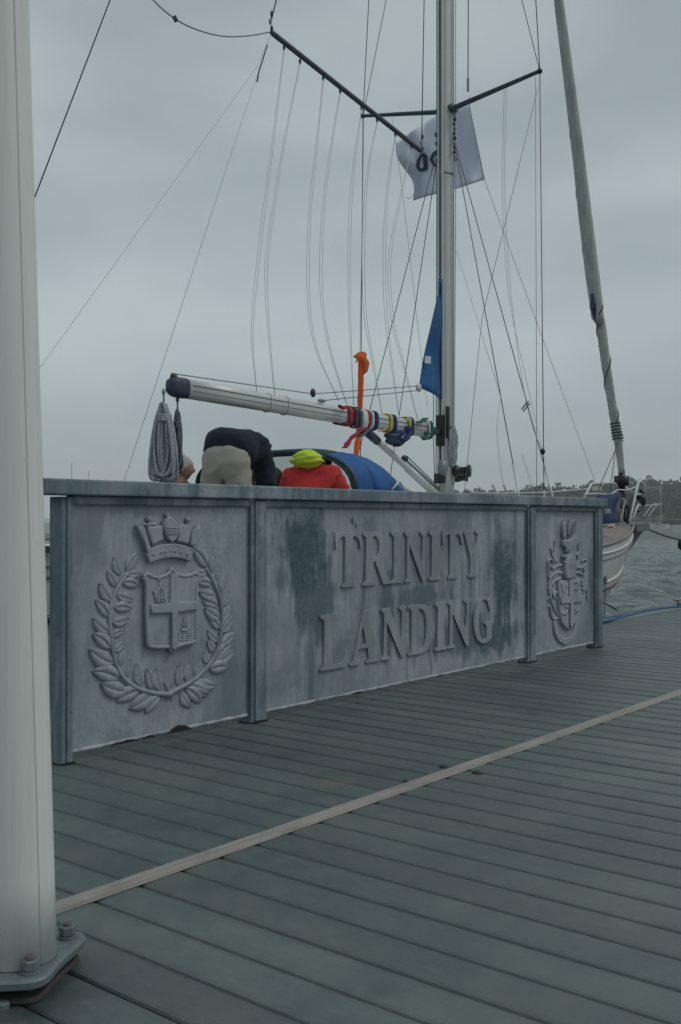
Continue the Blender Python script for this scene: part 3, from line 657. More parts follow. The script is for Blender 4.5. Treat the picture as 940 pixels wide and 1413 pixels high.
# ---- coat of arms on the far panel
rq = random.Random(11)
def Z3(p): q = at_y(740 + p[0] / 7.06, 700 + p[1] / 7.06, 0); return (q.x + .02, q.z)
def S3(pts, r, name='mantling', yo=.006): return stem(pts, r, r * .7, P_R, Z3, name, SIGN_R, yo)
R1('shield', [(212, 720), (300, 705), (420, 690), (424, 820), (428, 930), (420, 1040), (390, 1110), (308, 1205), (240, 1130), (222, 1040), (214, 900)], .030, SIGN_R, P_R, .006, Z3)
R1b('cross', [(300, 708), (338, 704), (338, 870), (426, 862), (426, 920), (336, 930), (334, 1120), (308, 1190), (302, 1120), (302, 934), (216, 942), (214, 880), (300, 872)], .014, .026, .004, Z3, SIGN_R, P_R)
for (cx_, cy_) in ((255, 775), (378, 760), (262, 1000), (375, 990)):
    for k in range(7):
        c_ = Z3((cx_ + random.uniform(-30, 30), cy_ + random.uniform(-45, 45))); MB().ellipsoid((c_[0], YF - .027, c_[1]), (.020, .007, .012), 8, 6, ax=(Vector((math.cos(k), 0, math.sin(k))), Vector((0, 1, 0)), Vector((-math.sin(k), 0, math.cos(k))))).build('charge', SIGN_R, P_R, smooth=True)
for y_ in (840, 866): S3([(232, y_ + 4), (300, y_)], .005, 'shield_bar', .026); S3([(338, y_ - 4), (415, y_ - 10)], .005, 'shield_bar', .026)
R1('scroll', [(170, 1120), (186, 1110), (196, 1180), (222, 1250), (272, 1290), (330, 1270), (368, 1210), (385, 1130), (402, 1120), (398, 1200), (365, 1290), (285, 1345), (225, 1315), (185, 1240)], .020, SIGN_R, P_R, .005, Z3)
R1('helmet', [(262, 560), (268, 500), (300, 470), (345, 475), (372, 520), (365, 600), (350, 690), (270, 700), (260, 640)], .045, SIGN_R, P_R, .010, Z3)
S3([(250, 535), (300, 530), (340, 545)], .008, 'visor_line', .024)
for k, pts in enumerate(([(255, 560), (200, 575), (170, 600), (135, 570), (118, 540), (130, 510), (160, 515), (170, 545)], [(255, 640), (200, 640), (165, 660), (128, 690), (122, 620), (116, 560)], [(240, 690), (180, 720), (150, 760), (130, 800), (126, 730)], [(126, 780), (140, 880), (180, 980), (235, 1070)], [(140, 960), (150, 1040), (175, 1090), (220, 1080)], [(195, 820), (178, 870), (200, 890)],
   [(380, 570), (430, 590), (470, 570), (500, 530), (480, 510), (455, 530)], [(372, 640), (420, 640), (460, 660), (478, 650), (470, 600)], [(390, 690), (430, 720), (440, 690)], [(452, 900), (430, 960), (415, 1010)], [(430, 1000), (420, 1060), (400, 1100)], [(150, 400), (165, 470), (188, 530)], [(190, 320), (188, 390), (178, 430)], [(435, 305), (420, 360), (418, 420)], [(395, 430), (410, 470), (412, 520)])):
    S3(pts, .012 if k < 11 else .009)
R1('crest_beast', [(245, 330), (262, 312), (300, 320), (330, 300), (372, 285), (405, 300), (395, 350), (360, 380), (372, 440), (330, 470), (290, 455), (300, 410), (270, 395), (248, 372)], .036, SIGN_R, P_R, .010, Z3)
R1('crest_wing', [(250, 290), (248, 200), (262, 125), (285, 180), (290, 250), (275, 308)], .028, SIGN_R, P_R, .008, Z3)
R1('crest_wing', [(300, 270), (302, 190), (330, 130), (372, 110), (380, 150), (362, 220), (335, 285)], .028, SIGN_R, P_R, .008, Z3)
for k in range(5): S3([(318 + k * 9, 265 - k * 4), (325 + k * 10, 200 - k * 8), (340 + k * 7, 150 - k * 4)], .004, 'feather_rib', .026)
for k in range(5): S3([(285 + k * 16, 545), (287 + k * 16, 575), (290 + k * 15, 605)], .005, 'visor_bar', .040)
for k in range(26):
    sd_ = -1 if k % 2 else 1; bx_ = 315 + sd_ * rq.uniform(85, 185); by_ = rq.uniform(500, 880); an_ = rq.uniform(-.9, .9)
    S3([(bx_, by_), (bx_ + 14 * math.cos(an_) * sd_, by_ + 22 + 10 * math.sin(an_)), (bx_ + 6 * sd_, by_ + 48)], rq.uniform(.006, .010), 'mantling_leaf', .004)
for k in range(14):
    S3([(rq.uniform(265, 375), rq.uniform(320, 440)), (rq.uniform(265, 375), rq.uniform(320, 440))], .004, 'beast_detail', .030)
for k in range(6): S3([(200 + k * 32, 1215 + 70 * math.sin(PI * (k + .6) / 6.4)), (212 + k * 30, 1240 + 70 * math.sin(PI * (k + .6) / 6.4))], .006, 'scroll_mark', .014)
R1('crest_wreath', [(245, 470), (300, 455), (390, 440), (395, 465), (320, 485), (250, 498)], .040, SIGN_R, P_R, .008, Z3)

# ================================================================== FLAGPOLE (foreground)
pc = at_z(23, 1318, .058); pole_top = Vector((pc.x, pc.y, 0)) - RIGHT * .118 + UPV * 4.2
fp = empty('flagpole', (pc.x, pc.y, 0), 'tall white tapered flagpole with grooved side on galvanised hinged base', 'flagpole')
rings = []
for i in range(25):
    t_ = i / 24; c_ = Vector((pc.x, pc.y, .058)).lerp(pole_top, t_); r_ = .0845 * (1 - .15 * t_); ring = []
    ga0 = math.atan2((RIGHT * .80 - AWAY * .60).y, (RIGHT * .80 - AWAY * .60).x)
    for a in sorted([2 * PI * k / 72 for k in range(72)] + [(ga0 + q_) % (2 * PI) for q_ in (-.034, -.022, -.021, .021, .022, .034)]):
        rr = r_
        ga = math.atan2((RIGHT * .80 - AWAY * .60).y, (RIGHT * .80 - AWAY * .60).x); da = (a - ga + PI) % (2 * PI) - PI
        if abs(da) < .0215: rr = r_ - .010
        ring.append((c_.x + rr * math.cos(a), c_.y + rr * math.sin(a), c_.z))
    rings.append(ring)
MB().loft(rings, cap=True).build('pole', POLE_M, fp, smooth=True)
b1, b2 = at_z(93, 1293, .056), at_z(42, 1341, .056)
cen = Vector((pc.x, pc.y, 0))
# plate: hull of lobes round four bolts, rounded, with a waist between
e1 = Vector((b1.x - cen.x, b1.y - cen.y, 0)); e2 = Vector((b2.x - cen.x, b2.y - cen.y, 0))
bolts = [cen + e1, cen + e2, cen - e1, cen - e2]
def plate_ring(z_, grow):
    pts_ = []
    for b_ in bolts:
        for k in range(24): pts_.append((b_.x + (.040 + grow) * math.cos(2 * PI * k / 24), b_.y + (.040 + grow) * math.sin(2 * PI * k / 24)))
    pts_.sort(); hull_ = []
    for sq in (pts_, pts_[::-1]):
        ch = []
        for p_ in sq:
            while len(ch) > 1 and (ch[-1][0] - ch[-2][0]) * (p_[1] - ch[-2][1]) - (ch[-1][1] - ch[-2][1]) * (p_[0] - ch[-2][0]) <= 0: ch.pop()
            ch.append(p_)
        hull_ += ch[:-1]
    out = []; n_ = len(hull_)
    for k in range(96):
        an = 2 * PI * k / 96; dx, dy = math.cos(an), math.sin(an); best = 0
        for i in range(n_):
            x0, y0 = hull_[i][0] - cen.x, hull_[i][1] - cen.y; x1, y1 = hull_[(i + 1) % n_][0] - cen.x, hull_[(i + 1) % n_][1] - cen.y
            den = dx * (y1 - y0) - dy * (x1 - x0)
            if abs(den) < 1e-12: continue
            r_ = (x0 * (y1 - y0) - y0 * (x1 - x0)) / den; u_ = (x0 * dy - y0 * dx) / den
            if r_ > 0 and -1e-6 <= u_ <= 1 + 1e-6: best = max(best, r_)
        # shallow waist on the long edges
        nb_ = min(abs((an - math.atan2(b_.y - cen.y, b_.x - cen.x) + PI) % (2 * PI) - PI) for b_ in bolts)
        best -= .004 * min(1, max(0, (nb_ - .25) / .4)); out.append(max(best, .090 + grow))
    out = [sum(out[(k + j) % 96] for j in range(-1, 2)) / 3 for k in range(96)]
    return [(cen.x + out[k] * math.cos(2 * PI * k / 96), cen.y + out[k] * math.sin(2 * PI * k / 96), z_) for k in range(96)]
m = MB(); m.loft([plate_ring(.034, -.003), plate_ring(.037, .001), plate_ring(.050, .002), plate_ring(.055, -.001), plate_ring(.056, -.005)], cap=True); m.build('top_plate', GALV, fp, smooth=False)
m = MB(); m.loft([plate_ring(.003, -.012), plate_ring(.010, -.012), plate_ring(.012, -.016)], cap=True); m.build('ground_plate', GROUND_PL, fp)
MB().tube([cen + UPV * .0122, cen + UPV * .034], .075, 32).build('hinge_block', RUBBER, fp)
for b_ in bolts:
    b_ = Vector((b_.x, b_.y, 0)); n_ = MB().tube([b_ + UPV * .0565, b_ + UPV * .061], .0225, 20).build('washer', GALV, fp)
    nut = MB().tube([b_ + UPV * .0613, b_ + UPV * .0640, b_ + UPV * .0800, b_ + UPV * .0825], [.0165, .0185, .0185, .0165], 6).build('nut', GALV, fp)
    MB().tube([b_ + UPV * .02, b_ + UPV * .086, b_ + UPV * .090], [.010, .010, .0085], 12).build('bolt_end', RUSTY, nut)
p = at_z(4, 1392, 0); MB().tube([p + UPV * .001, p + UPV * .012, p + UPV * .014], [.014, .014, .010], 10).build('ground_bolt', GALV, fp)

# ================================================================== THE YACHT
YC = 3.18; MX = 7.715
yacht = empty('sailing_yacht', (7, YC, WZ), 'white cruising yacht with bare mast and boom moored behind the sign', 'yacht')
def sheer(x): return .68 + (.26 * ((x - 7.5) / 5.6) ** 2 if x > 7.5 else .16 * ((7.5 - x) / 6.7) ** 2)
def beam(x):
    if x > 7: return max(.035, 1.70 * (1 - ((x - 7) / 6.08) ** 1.55))
    return 1.70 - .30 * ((7 - x) / 6.3) ** 2
STEM = [(.7, -.35), (1.2, -.75), (3, -1.05), (7, -1.15), (9, -.95), (10.2, -.62), (11, -.28), (12.02, .20), (12.62, .50), (12.92, .72), (13.06, .92), (13.1, .93)]
def keel(x): return interp(x, STEM)
XS = list(np.linspace(.75, 9.5, 20)) + list(np.linspace(9.8, 13.09, 26)); NV = 18
def section(x, side, v0, v1, n_):
    b = beam(x); zs, zk = sheer(x), keel(x); bow = max(0, (x - 8) / 5); p_ = .55 + .75 * bow; q = 1.25 - .2 * bow; out = []
    for j in range(n_ + 1):
        a = (v0 + (v1 - v0) * j / n_) * PI / 2
        out.append((x, YC + side * b * math.cos(a) ** p_, zs - (zs - zk) * math.sin(a) ** q))
    return out
for nm, mat_, v0, v1, n_ in (('hull', GRP_WHITE, 0, .66, 12), ('hull_bottom', ANTIFOUL, .69, 1.0, 8), ('boot_stripe', STRIPE_LT, .66, .69, 1)):
    m = MB()
    for side in (-1, 1): m.loft([section(x, side, v0, v1, n_) for x in XS], closed=False)
    if nm == 'hull':
        a = section(XS[0], -1, 0, .66, 12); b_ = section(XS[0], 1, 0, .66, 12)
        m.loft([a, b_], closed=False)
    m.build(nm, mat_, yacht, smooth=True)
def off_line(dz, out, r, mat_, nm, x0=.8, x1=13.05):
    for side in (-1, 1):
        pts = []
        for x in np.linspace(x0, x1, 40):
            zs, zk = sheer(x), keel(x); s_ = section(x, side, 0, min(.6, dz / max(.05, zs - zk) ** .9), 1)[1] if dz > 0 else section(x, side, 0, .01, 1)[0]
            pts.append((s_[0], s_[1] + side * out, s_[2]))
        MB().tube(pts, r, 6).build(nm, mat_, yacht, smooth=True)
off_line(0, .005, .022, TEAK, 'toe_rail'); off_line(.10, .006, .016, STRIPE_LT, 'rubbing_strake'); off_line(.16, .004, .011, TEAK, 'rubbing_strake'); off_line(.34, .002, .030, STRIPE_NAVY, 'hull_stripe', .8, 7.0); off_line(.40, .01, .045, TEAK, 'belting', 6.5, 12.85); off_line(.36, .012, .016, STRIPE_LT, 'belting_edge', 6.5, 12.87)
# decks, coachroof, cockpit
m = MB(); m.loft([[(x, YC - beam(x) + .01, sheer(x) - .012), (x, YC, sheer(x) + .03), (x, YC + beam(x) - .01, sheer(x) - .012)] for x in XS if x > 5.4], closed=False); m.build('foredeck', TEAK, yacht)
for side in (-1, 1):
    m = MB(); m.loft([[(x, YC + side * (beam(x) - .01), sheer(x) - .012), (x, YC + side * 1.0, sheer(x))] for x in XS if x <= 5.45] + [[(5.5, YC + side * (beam(5.5) - .01), sheer(5.5) - .012), (5.5, YC + side * 1.0, sheer(5.5))]], closed=False); m.build('side_deck', TEAK, yacht)
    MB().box(1.6, 5.4, YC + side * 1.0 - .06, YC + side * 1.0 + .06, .30, 1.0).build('cockpit_coaming', GRP_WHITE, yacht, bevel=.03)
    MB().box(1.7, 5.2, YC + side * .68 - .26, YC + side * .68 + .26, .30, .62).build('cockpit_seat', TEAK, yacht, bevel=.02)
MB().box(1.6, 5.4, YC - .94, YC + .94, .26, .30).build('cockpit_sole', TEAK, yacht)
MB().box(.78, 1.6, YC - 1.3, YC + 1.3, .62, .84).build('aft_deck', GRP_WHITE, yacht, bevel=.02)
rings = []
for x, w_, h in ((5.4, 1.12, 1.22), (6.2, 1.14, 1.235), (7.7, 1.08, 1.235), (9.2, .92, 1.17), (10.3, .70, 1.06), (10.9, .5, .95)):
    rings.append([(x, YC - w_, .66), (x, YC - w_ + .06, h - .14), (x, YC - w_ + .16, h - .03), (x, YC, h + .04), (x, YC + w_ - .16, h - .03), (x, YC + w_ - .06, h - .14), (x, YC + w_, .66)])
m = MB(); m.loft(rings, closed=True, cap=True); m.build('coachroof', GRP_WHITE, yacht, smooth=False)
for x in (6.1, 7.2, 8.3):
    for side in (-1, 1): MB().box(x, x + .7, YC + side * 1.10 - .02, YC + side * 1.10 + .02, .86, 1.0).build('cabin_window', INK, yacht, bevel=.03)
MB().box(.95, 1.3, YC - 1.62, YC - 1.40, .88, 1.02).build('stern_locker', GRP_WHITE, yacht, bevel=.04)
# ---- mast
def mast_ring(z_, k=1.0):
    out = []
    for j in range(32):
        a = 2 * PI * j / 32; x_, y_ = .122 * k * math.cos(a), .080 * k * math.sin(a)
        if math.cos(a) < -.88: x_ = -.100 * k
        out.append((MX + x_, YC + y_, z_))
    return out
m = MB(); m.loft([mast_ring(1.20)] + [mast_ring(z_) for z_ in (2.0, 4, 6, 8, 11)] + [mast_ring(14.6, .85), mast_ring(15.6, .8)], cap=True); mast = m.build('mast', ALLOY, yacht, smooth=True)
MB().box(MX - .132, MX - .098, YC - .040, YC - .012, 1.5, 15.4).build('luff_track', ALLOY, mast, bevel=.006)
MB().box(MX - .132, MX - .098, YC + .012, YC + .040, 1.5, 15.4).build('luff_track', ALLOY, mast, bevel=.006)
MB().box(MX - .124, MX - .100, YC - .0118, YC + .0118, 1.5, 15.4).build('furling_slot', BLACK_PL, mast)
MB().box(MX - .105, MX - .055, YC - .088, YC - .060, 1.95, 2.32).build('gooseneck_bracket', BLACK_PL, mast, bevel=.006)
MB().box(MX - .16, MX - .10, YC - .05, YC + .05, 1.86, 2.22).build('gooseneck_bracket', BLACK_PL, mast, bevel=.01)
MB().tube([(MX, YC, 1.18), (MX, YC, 1.30)], [.20, .15], 24).build('mast_collar', GRP_WHITE, mast, smooth=True)
for (zz, w_) in ((1.62, .17), (5.05, .128)):
    MB().loft([[(MX + (.126) * math.cos(2 * PI * j / 24), YC + .084 * math.sin(2 * PI * j / 24), z_) for j in range(24)] for z_ in (zz, zz + .03)], cap=True).build('mast_band', ALLOY_DK, mast, smooth=True)
# furling gear and winches low on the mast
MB().ellipsoid((MX - .16, YC - .05, 1.60), (.07, .06, .10), 12, 8).build('furling_gear', ALLOY_DK, mast, smooth=True)
MB().box(MX - .2, MX - .11, YC - .07, YC + .05, 1.42, 1.54).build('furling_gear', BLACK_PL, mast, bevel=.02)
wc = Vector((MX + .04, YC - .075, 1.57)); wd = Vector((.35, -.93, 0)).normalized()
MB().tube([wc, wc + wd * .05, wc + wd * .06, wc + wd * .12, wc + wd * .16, wc + wd * .17, wc + wd * .20, wc + wd * .205], [.075, .070, .052, .047, .056, .074, .072, .05], 18).build('mast_winch', BLACK_PL, mast, smooth=True)
wc2 = Vector((MX + .10, YC - .03, 1.50)); MB().tube([wc2, wc2 + RIGHT * .08, wc2 + RIGHT * .10, wc2 + RIGHT * .15, wc2 + RIGHT * .17], [.06, .055, .042, .045, .058], 16).build('mast_winch', BLACK_PL, mast, smooth=True)
# spreaders
for tip, nm in ((at_x(745, 98, MX), 's'), (at_x(501, 160, MX), 'p')):
    root = Vector((MX + .01, YC + (-.075 if nm == 's' else .075), at_y(618, 151, YC).z - .02)); d = (tip - root)
    prof = []
    for t_ in (0, .02, .06, .5, .97, 1.0):
        c_ = root + d * t_; w_ = .050 - .018 * t_; h = .026 - .007 * t_
        prof.append([(c_.x + w_ * math.cos(2 * PI * j / 12), c_.y, c_.z + h * math.sin(2 * PI * j / 12)) for j in range(12)])
    MB().loft(prof, cap=True).build('spreader', SPAR_GN, yacht, smooth=True)
    MB().ellipsoid(root + d * .01, (.085, .05, .055), 12, 8).build('spreader_root', SPAR_GN, yacht, smooth=True)
    MB().ellipsoid(tip, (.035, .03, .03), 10, 6).build('spreader_boot', BLACK_PL, yacht, smooth=True)
TS, TP = at_x(745, 98, MX), at_x(501, 160, MX)
TOP = Vector((MX, YC, 15.2)); SP2 = Vector((MX, YC, 10.3))
# ---- standing rigging
ZD = .72
line('shroud', [TS, (MX, TS.y - .05, ZD)], .0055, WIRE_DK, yacht); line('shroud', [TS, Vector((MX, YC - .95, 10.6))], .0055, WIRE_DK, yacht)
line('shroud', [TS + Vector((-.06, .02, -.08)), (MX - .12, TS.y - .02, ZD)], .0035, WIRE, yacht); line('shroud', [TS, SP2 + Vector((0, -.1, 0))], .0045, WIRE, yacht)
line('shroud', [TP, (MX, TP.y + .05, ZD)], .0055, WIRE_DK, yacht); line('shroud', [TP, Vector((MX, YC + .95, 10.6))], .0055, WIRE_DK, yacht); line('shroud', [TP, SP2 + Vector((0, .1, 0))], .0045, WIRE, yacht)
line('shroud', [TP + Vector((-.02, -.03, -.05)), (MX - .1, TP.y + .02, ZD)], .0035, WIRE, yacht)
zl = at_y(628, 190, YC - .08).z
def chain(px_, py_, y_): q = at_y(px_, py_, y_); return q
for base in (chain(713, 667, 1.9), chain(758, 667, 1.85)):
    top = Vector((MX + .02, YC - .085, zl)); d = (base - top); line('shroud', [top, top + d * 1.16], .0055, WIRE_DK, yacht)
    mid = top + d * .985; MB().tube([top + d * .95, top + d * 1.12], .011, 8).build('turnbuckle', ALLOY, yacht, smooth=True)
for base in (at_y(512, 560, 4.45), at_y(553, 560, 4.3)):
    top = Vector((MX, YC + .085, zl)); top2 = at_y(598, 228, YC + .1); d = base - top; line('shroud', [top, top + d * 1.55], .0055, WIRE_DK, yacht)
line('turnbuckle', [(MX, TS.y - .048, 1.0), (MX, TS.y - .045, 1.32)], .011, ALLOY, yacht)
BS0 = at_y(152, 0, YC); BS1 = at_y(45, 280, YC); d = (BS1 - BS0)
k = (.86 - BS0.z) / d.z; kt = (15.5 - BS0.z) / d.z; line('backstay', [BS0 + d * kt, BS0 + d * k], .0055, WIRE_DK, yacht)
# ---- boom
B0, B1 = at_y(598, 595, YC), at_y(236, 533, YC); bd = (B1 - B0); bl = bd.length; bu = bd.normalized(); bn = bu.cross(Vector((0, 1, 0))).normalized(); bn = bn if bn.z > 0 else -bn
def boom_ring(t_, kw=1.0):
    c_ = B0 + bd * t_; out = []
    for j in range(28):
        a = 2 * PI * j / 28; ca, sa = math.cos(a), math.sin(a); y_ = .060 * kw * math.copysign(abs(ca) ** .62, ca); z_ = .083 * kw * math.copysign(abs(sa) ** .7, sa)
        out.append(c_ + Vector((0, y_, 0)) + bn * z_)
    return out
m = MB(); m.loft([boom_ring(t_) for t_ in (.03, .2, .4, .6, .8, .965)], cap=True); boom = m.build('boom', ALLOY, yacht, smooth=True)
m = MB(); m.loft([boom_ring(.958, 1.03), boom_ring(.962, 1.06), boom_ring(.988, 1.05), boom_ring(.998, .92), boom_ring(1.006, .7)], cap=True); m.build('boom_end_cap', BLUE_DK, boom, smooth=True)
m = MB(); m.loft([boom_ring(.032, .9), boom_ring(.01, .72), boom_ring(-.012, .45), boom_ring(-.03, .4)], cap=True); m.build('gooseneck', BLUE_DK, boom, smooth=True)
for zo in (.028, -.02): MB().tube([B0 + bd * .04 + Vector((0, -.0615, 0)) + bn * zo, B0 + bd * .95 + Vector((0, -.0615, 0)) + bn * zo], .0032, 6).build('boom_groove', ALLOY_DK if zo < 0 else BLACK_PL, boom)
c_ = B1 + bn * .10 - bu * .0; MB().ellipsoid(c_ - bu * .03 - bn * .02, (.04, .02, .04), 12, 8).build('sheave', BLACK_PL, boom, smooth=True)
cl = at_y(578, 535, YC - .05); e0 = B1 + bn * .11
cy_ = at_y(432, 545, YC - .04)
MB().ellipsoid(cy_ + UPV * .02, (.035, .02, .045), 10, 8).build('outhaul_block', BLACK_PL, boom, smooth=True); MB().ellipsoid(at_y(444, 553, YC - .05), (.06, .02, .022), 10, 8).build('outhaul_car', ALLOY_DK, boom, smooth=True)
line('outhaul', [e0, cy_ + UPV * .01, cl + UPV * .02], .0045, WIRE_DK, boom); line('outhaul', [at_y(444, 553, YC - .05), cl - UPV * .03], .0045, WIRE_DK, boom)
# vang strut with its tackle
v0, v1 = at_y(508, 597, YC), at_y(604, 684, YC); d = v1 - v0; off = Vector((d.z, 0, -d.x)).normalized() * .045
MB().tube([v0 + d * .12, v0 + d * .55, v0 + d * .551, v1], [.034, .034, .044, .044], 14).build('vang', ALLOY, yacht, smooth=True); MB().tube([v0, v0 + d * .13], [.05, .045], 12).build('vang_fitting', BLUE_DK, yacht, smooth=True)
MB().tube([v0 + d * .45 - off * 1.6, v1 - off * 1.6], .016, 8).build('vang_tackle', ALLOY_DK, yacht, smooth=True); MB().ellipsoid(v0 + d * .48 - off * 1.6, (.055, .03, .04), 10, 8).build('vang_block', BLACK_PL, yacht, smooth=True)
line('vang_line', [v0 + d * .5 - off * 2.6, v1 - off * 2.2], .006, DARK_ROPE, yacht)
# mainsail corner left outside the mast
def sp3(px_, py_, dy=-.0): return at_y(px_, py_, YC - .03 + dy)
edgeL = cat_rom([sp3(609, 384), sp3(601, 420), sp3(593, 455), sp3(584, 495), sp3(578, 535)], 5); edgeR = [Vector((MX - .115, YC, z_)) for z_ in np.linspace(at_y(609, 384, YC).z, at_y(609, 552, YC).z, len(edgeL))]
rows = []
for a, b_ in zip(edgeL, edgeR): rows.append([a.lerp(b_, j / 8) + Vector((0, .035 * math.sin(PI * j / 8) * math.sin(7 * a.z), 0)) for j in range(9)])
m = MB(); m.loft(rows, closed=False); sl = m.build('mainsail_corner', SAIL_BLUE, yacht, smooth=True); md = sl.modifiers.new('s', 'SOLIDIFY'); md.thickness = .006
q = [sp3(587, 491, -.05), sp3(595, 492, -.05), sp3(594.5, 502, -.05), sp3(586.5, 501, -.05)]
MB().add([*q, *[p_ + Vector((0, .004, 0)) for p_ in q]], [(0, 1, 2, 3), (4, 7, 6, 5), (0, 4, 5, 1), (1, 5, 6, 2), (2, 6, 7, 3), (3, 7, 4, 0)]).build('sail_label', TIE_WHITE, sl)
MB().ellipsoid(cl, (.05, .025, .05), 12, 8).build('clew_ring', ALLOY, sl, smooth=True)
# ---- rolled headsail on the forestay
cpx = [(762, -80, 5.5), (771, 0, 6), (784, 100, 7), (796.5, 200, 7.8), (808, 300, 8.6), (817, 375, 9), (823, 420, 8.4), (824.5, 436, 8), (829, 445, 6), (836, 500, 6.2), (845, 560, 5.4), (850, 590, 5.6), (852.5, 603, 6.4), (854, 615, 5), (858, 652, 4.2)]
pts = [at_y(a, b_, YC) for a, b_, r_ in cpx]; dpt = [(p_ - CAMV).dot(AWAY) for p_ in pts]; rr = [r_ / FPX * d_ * 1.06 for (a, b_, r_), d_ in zip(cpx, dpt)]
top = Vector((MX + .15, YC, 14.9)); pp = [top, pts[0].lerp(top, .45)] + pts; rr = [.035, .05] + rr
sm = []; sr = []
for i in range(len(pp) - 1):
    for j in range(6):
        sm.append(pp[i].lerp(pp[i + 1], j / 6)); sr.append(rr[i] + (rr[i + 1] - rr[i]) * j / 6)
sm.append(pp[-1]); sr.append(rr[-1])
sr = [r_ * (1 + .07 * mnoise.noise((p_.z * 1.7, 0, 5))) for p_, r_ in zip(sm, sr)]
gen = MB().tube(sm, sr, 14).build('rolled_headsail', SAIL_M, yacht, smooth=True)
def spiral(z0, z1, turns, nm, mat_, r_, ph=0):
    out = []
    for i in range(int(turns * 18) + 1):
        t_ = i / (turns * 18); z_ = z0 + (z1 - z0) * t_
        k = min(range(len(sm) - 1), key=lambda q_: abs((sm[q_].z + sm[q_ + 1].z) / 2 - z_)); a_, b_ = sm[k], sm[k + 1]; u_ = (z_ - a_.z) / (b_.z - a_.z); c_ = a_.lerp(b_, u_); R_ = sr[k] + (sr[k + 1] - sr[k]) * u_
        an = ph + 2 * PI * turns * t_; out.append(c_ + RIGHT * math.cos(an) * (R_ + r_ * .4) - AWAY * math.sin(an) * (R_ + r_ * .4))
    MB().tube(out, r_, 6).build(nm, mat_, gen, smooth=True)
zA, zB = at_y(824, 432, YC).z, at_y(851, 596, YC).z
spiral(zA + .1, zB + .1, 2.2, 'furling_sheet', DARK_ROPE, .010, .5); spiral(zB + .14, zB - .13, 6, 'furling_sheet_turns', DARK_ROPE, .013, 0); spiral(6.8, zA, 3.5, 'sail_leech_edge', CORD, .006, 1.0); spiral(zA - .05, zB, 5, 'sail_leech_edge', CORD, .005, 2.0)
sh = at_y(820, 440, YC - .10); MB().ribbon([at_y(817, 405, YC - .11), at_y(819, 425, YC - .12), at_y(821, 441, YC - .11)], [RIGHT * .02, RIGHT * .045, RIGHT * .01], .008).build('loose_clew', BLUE_DK, gen)
sq = at_y(852, 603, YC); line('headsail_sheet', [sq + Vector((0, -.06, 0)), at_y(829, 668, 2.4), at_y(822, 690, 2.2)], .006, DARK_ROPE, yacht); line('headsail_sheet', [sq + Vector((.05, .03, 0)), at_y(843, 672, 3.0), at_y(840, 692, 2.9)], .006, DARK_ROPE, yacht)
fb = pts[-1]; MB().tube([fb + UPV * .02, fb - UPV * .05, fb - UPV * .055, fb - UPV * .20, fb - UPV * .21, fb - UPV * .30], [.05, .05, .12, .11, .05, .05], 16).build('furling_drum', BLACK_PL, yacht, smooth=True)
line('forestay_toggle', [fb - UPV * .25, (fb.x + .12, YC, .97)], .022, BLACK_PL, yacht)
# ---- spar hung over the boom, with its cords
S0, S1 = at_y(374, 44, YC), at_y(582, 209, YC); sd = S1 - S0
spar = MB().tube([S0, S0 + sd * .01, S0 + sd * .99, S1], [.02, .027, .027, .02], 12).build('hung_spar', SPAR_DK, yacht, smooth=True)
for e_, r_ in ((S0, 1), (S1, 1)):
    for k in range(3): MB().ellipsoid(e_ + UPV * (.03 + .07 * k) - RIGHT * (-.008 + .014 * (k % 2)), (.016, .014, .035), 8, 6).build('shackle', BLACK_PL if k != 1 else ALLOY_DK, spar, smooth=True)
line('spar_halyard', [S0 + UPV * .1, at_y(384, -10, YC), at_y(430, -400, YC)], .007, WIRE_DK, spar); line('spar_halyard', [S1 + UPV * .1, at_y(585.5, -10, YC), at_y(590, -300, YC)], .006, WIRE_DK, spar)
line('spar_tail_line', [S0, at_y(345, 49, YC), at_y(310, 50, YC), at_y(275, 42, YC), at_y(242, 26, YC), at_y(208, -4, YC), at_y(170, -60, YC)], .0065, WIRE, spar, True); MB().tube([at_y(240, 22, YC), at_y(244, 30, YC)], .02, 6).build('line_knot', WIRE_DK, spar)
line('spar_guy', [S0 - UPV * .02, at_y(338, 155, YC), at_y(170, 668, YC)], .0024, CORD, spar); line('spar_guy', [S0 - UPV * .02, at_y(355, 92, YC), at_y(46, 520, YC), at_y(-60, 668, YC)], .0024, CORD, spar)
line('spar_guy_end', [at_y(369, 62, YC), at_y(357, 100, YC), at_y(355, 113, YC)], .008, WIRE_DK, spar)
CORDS = [[(392, 67), (375, 200), (358, 330), (347, 454), (354, 541)], [(414, 86), (388, 215), (368, 345), (366, 400), (371, 470), (379, 545)], [(446, 109), (436, 200), (426, 293), (424, 405), (435, 480), (467, 553)], [(469.5, 127), (454, 215), (443, 311), (442, 405), (454, 480), (478, 557)], [(499, 150), (487, 230), (481, 310), (481, 420), (488, 560)], [(520.5, 167), (506, 240), (500, 330), (502, 430), (512, 490), (527, 572)], [(545.7, 187), (535, 250), (529, 330), (530, 420), (538, 490), (551, 578)], [(568, 204), (550, 280), (536, 360), (540, 440), (555, 500), (577, 582)]]
for k, cpts in enumerate(CORDS):
    for j in range(2):
        o_ = 3.2 * j
        line('spar_cord', [at_y(a + o_ * (math.sin(PI * i / (len(cpts) - 1)) + .15), b_, YC - .05 + .1 * j) for i, (a, b_) in enumerate(cpts)], .0031, CORD, spar, True, 4)
    q = at_y(cpts[0][0], cpts[0][1] - 1, YC); MB().ellipsoid(q, (.014, .014, .03), 8, 6).build('cord_shackle', BLACK_PL, spar, smooth=True)
for t_ in (.64, .70):    # cords made fast round the boom
    ring_ = boom_ring(t_, 1.05); MB().tube(ring_, .007, 6, closed=True).build('cord_hitch', CORD, boom, smooth=True)
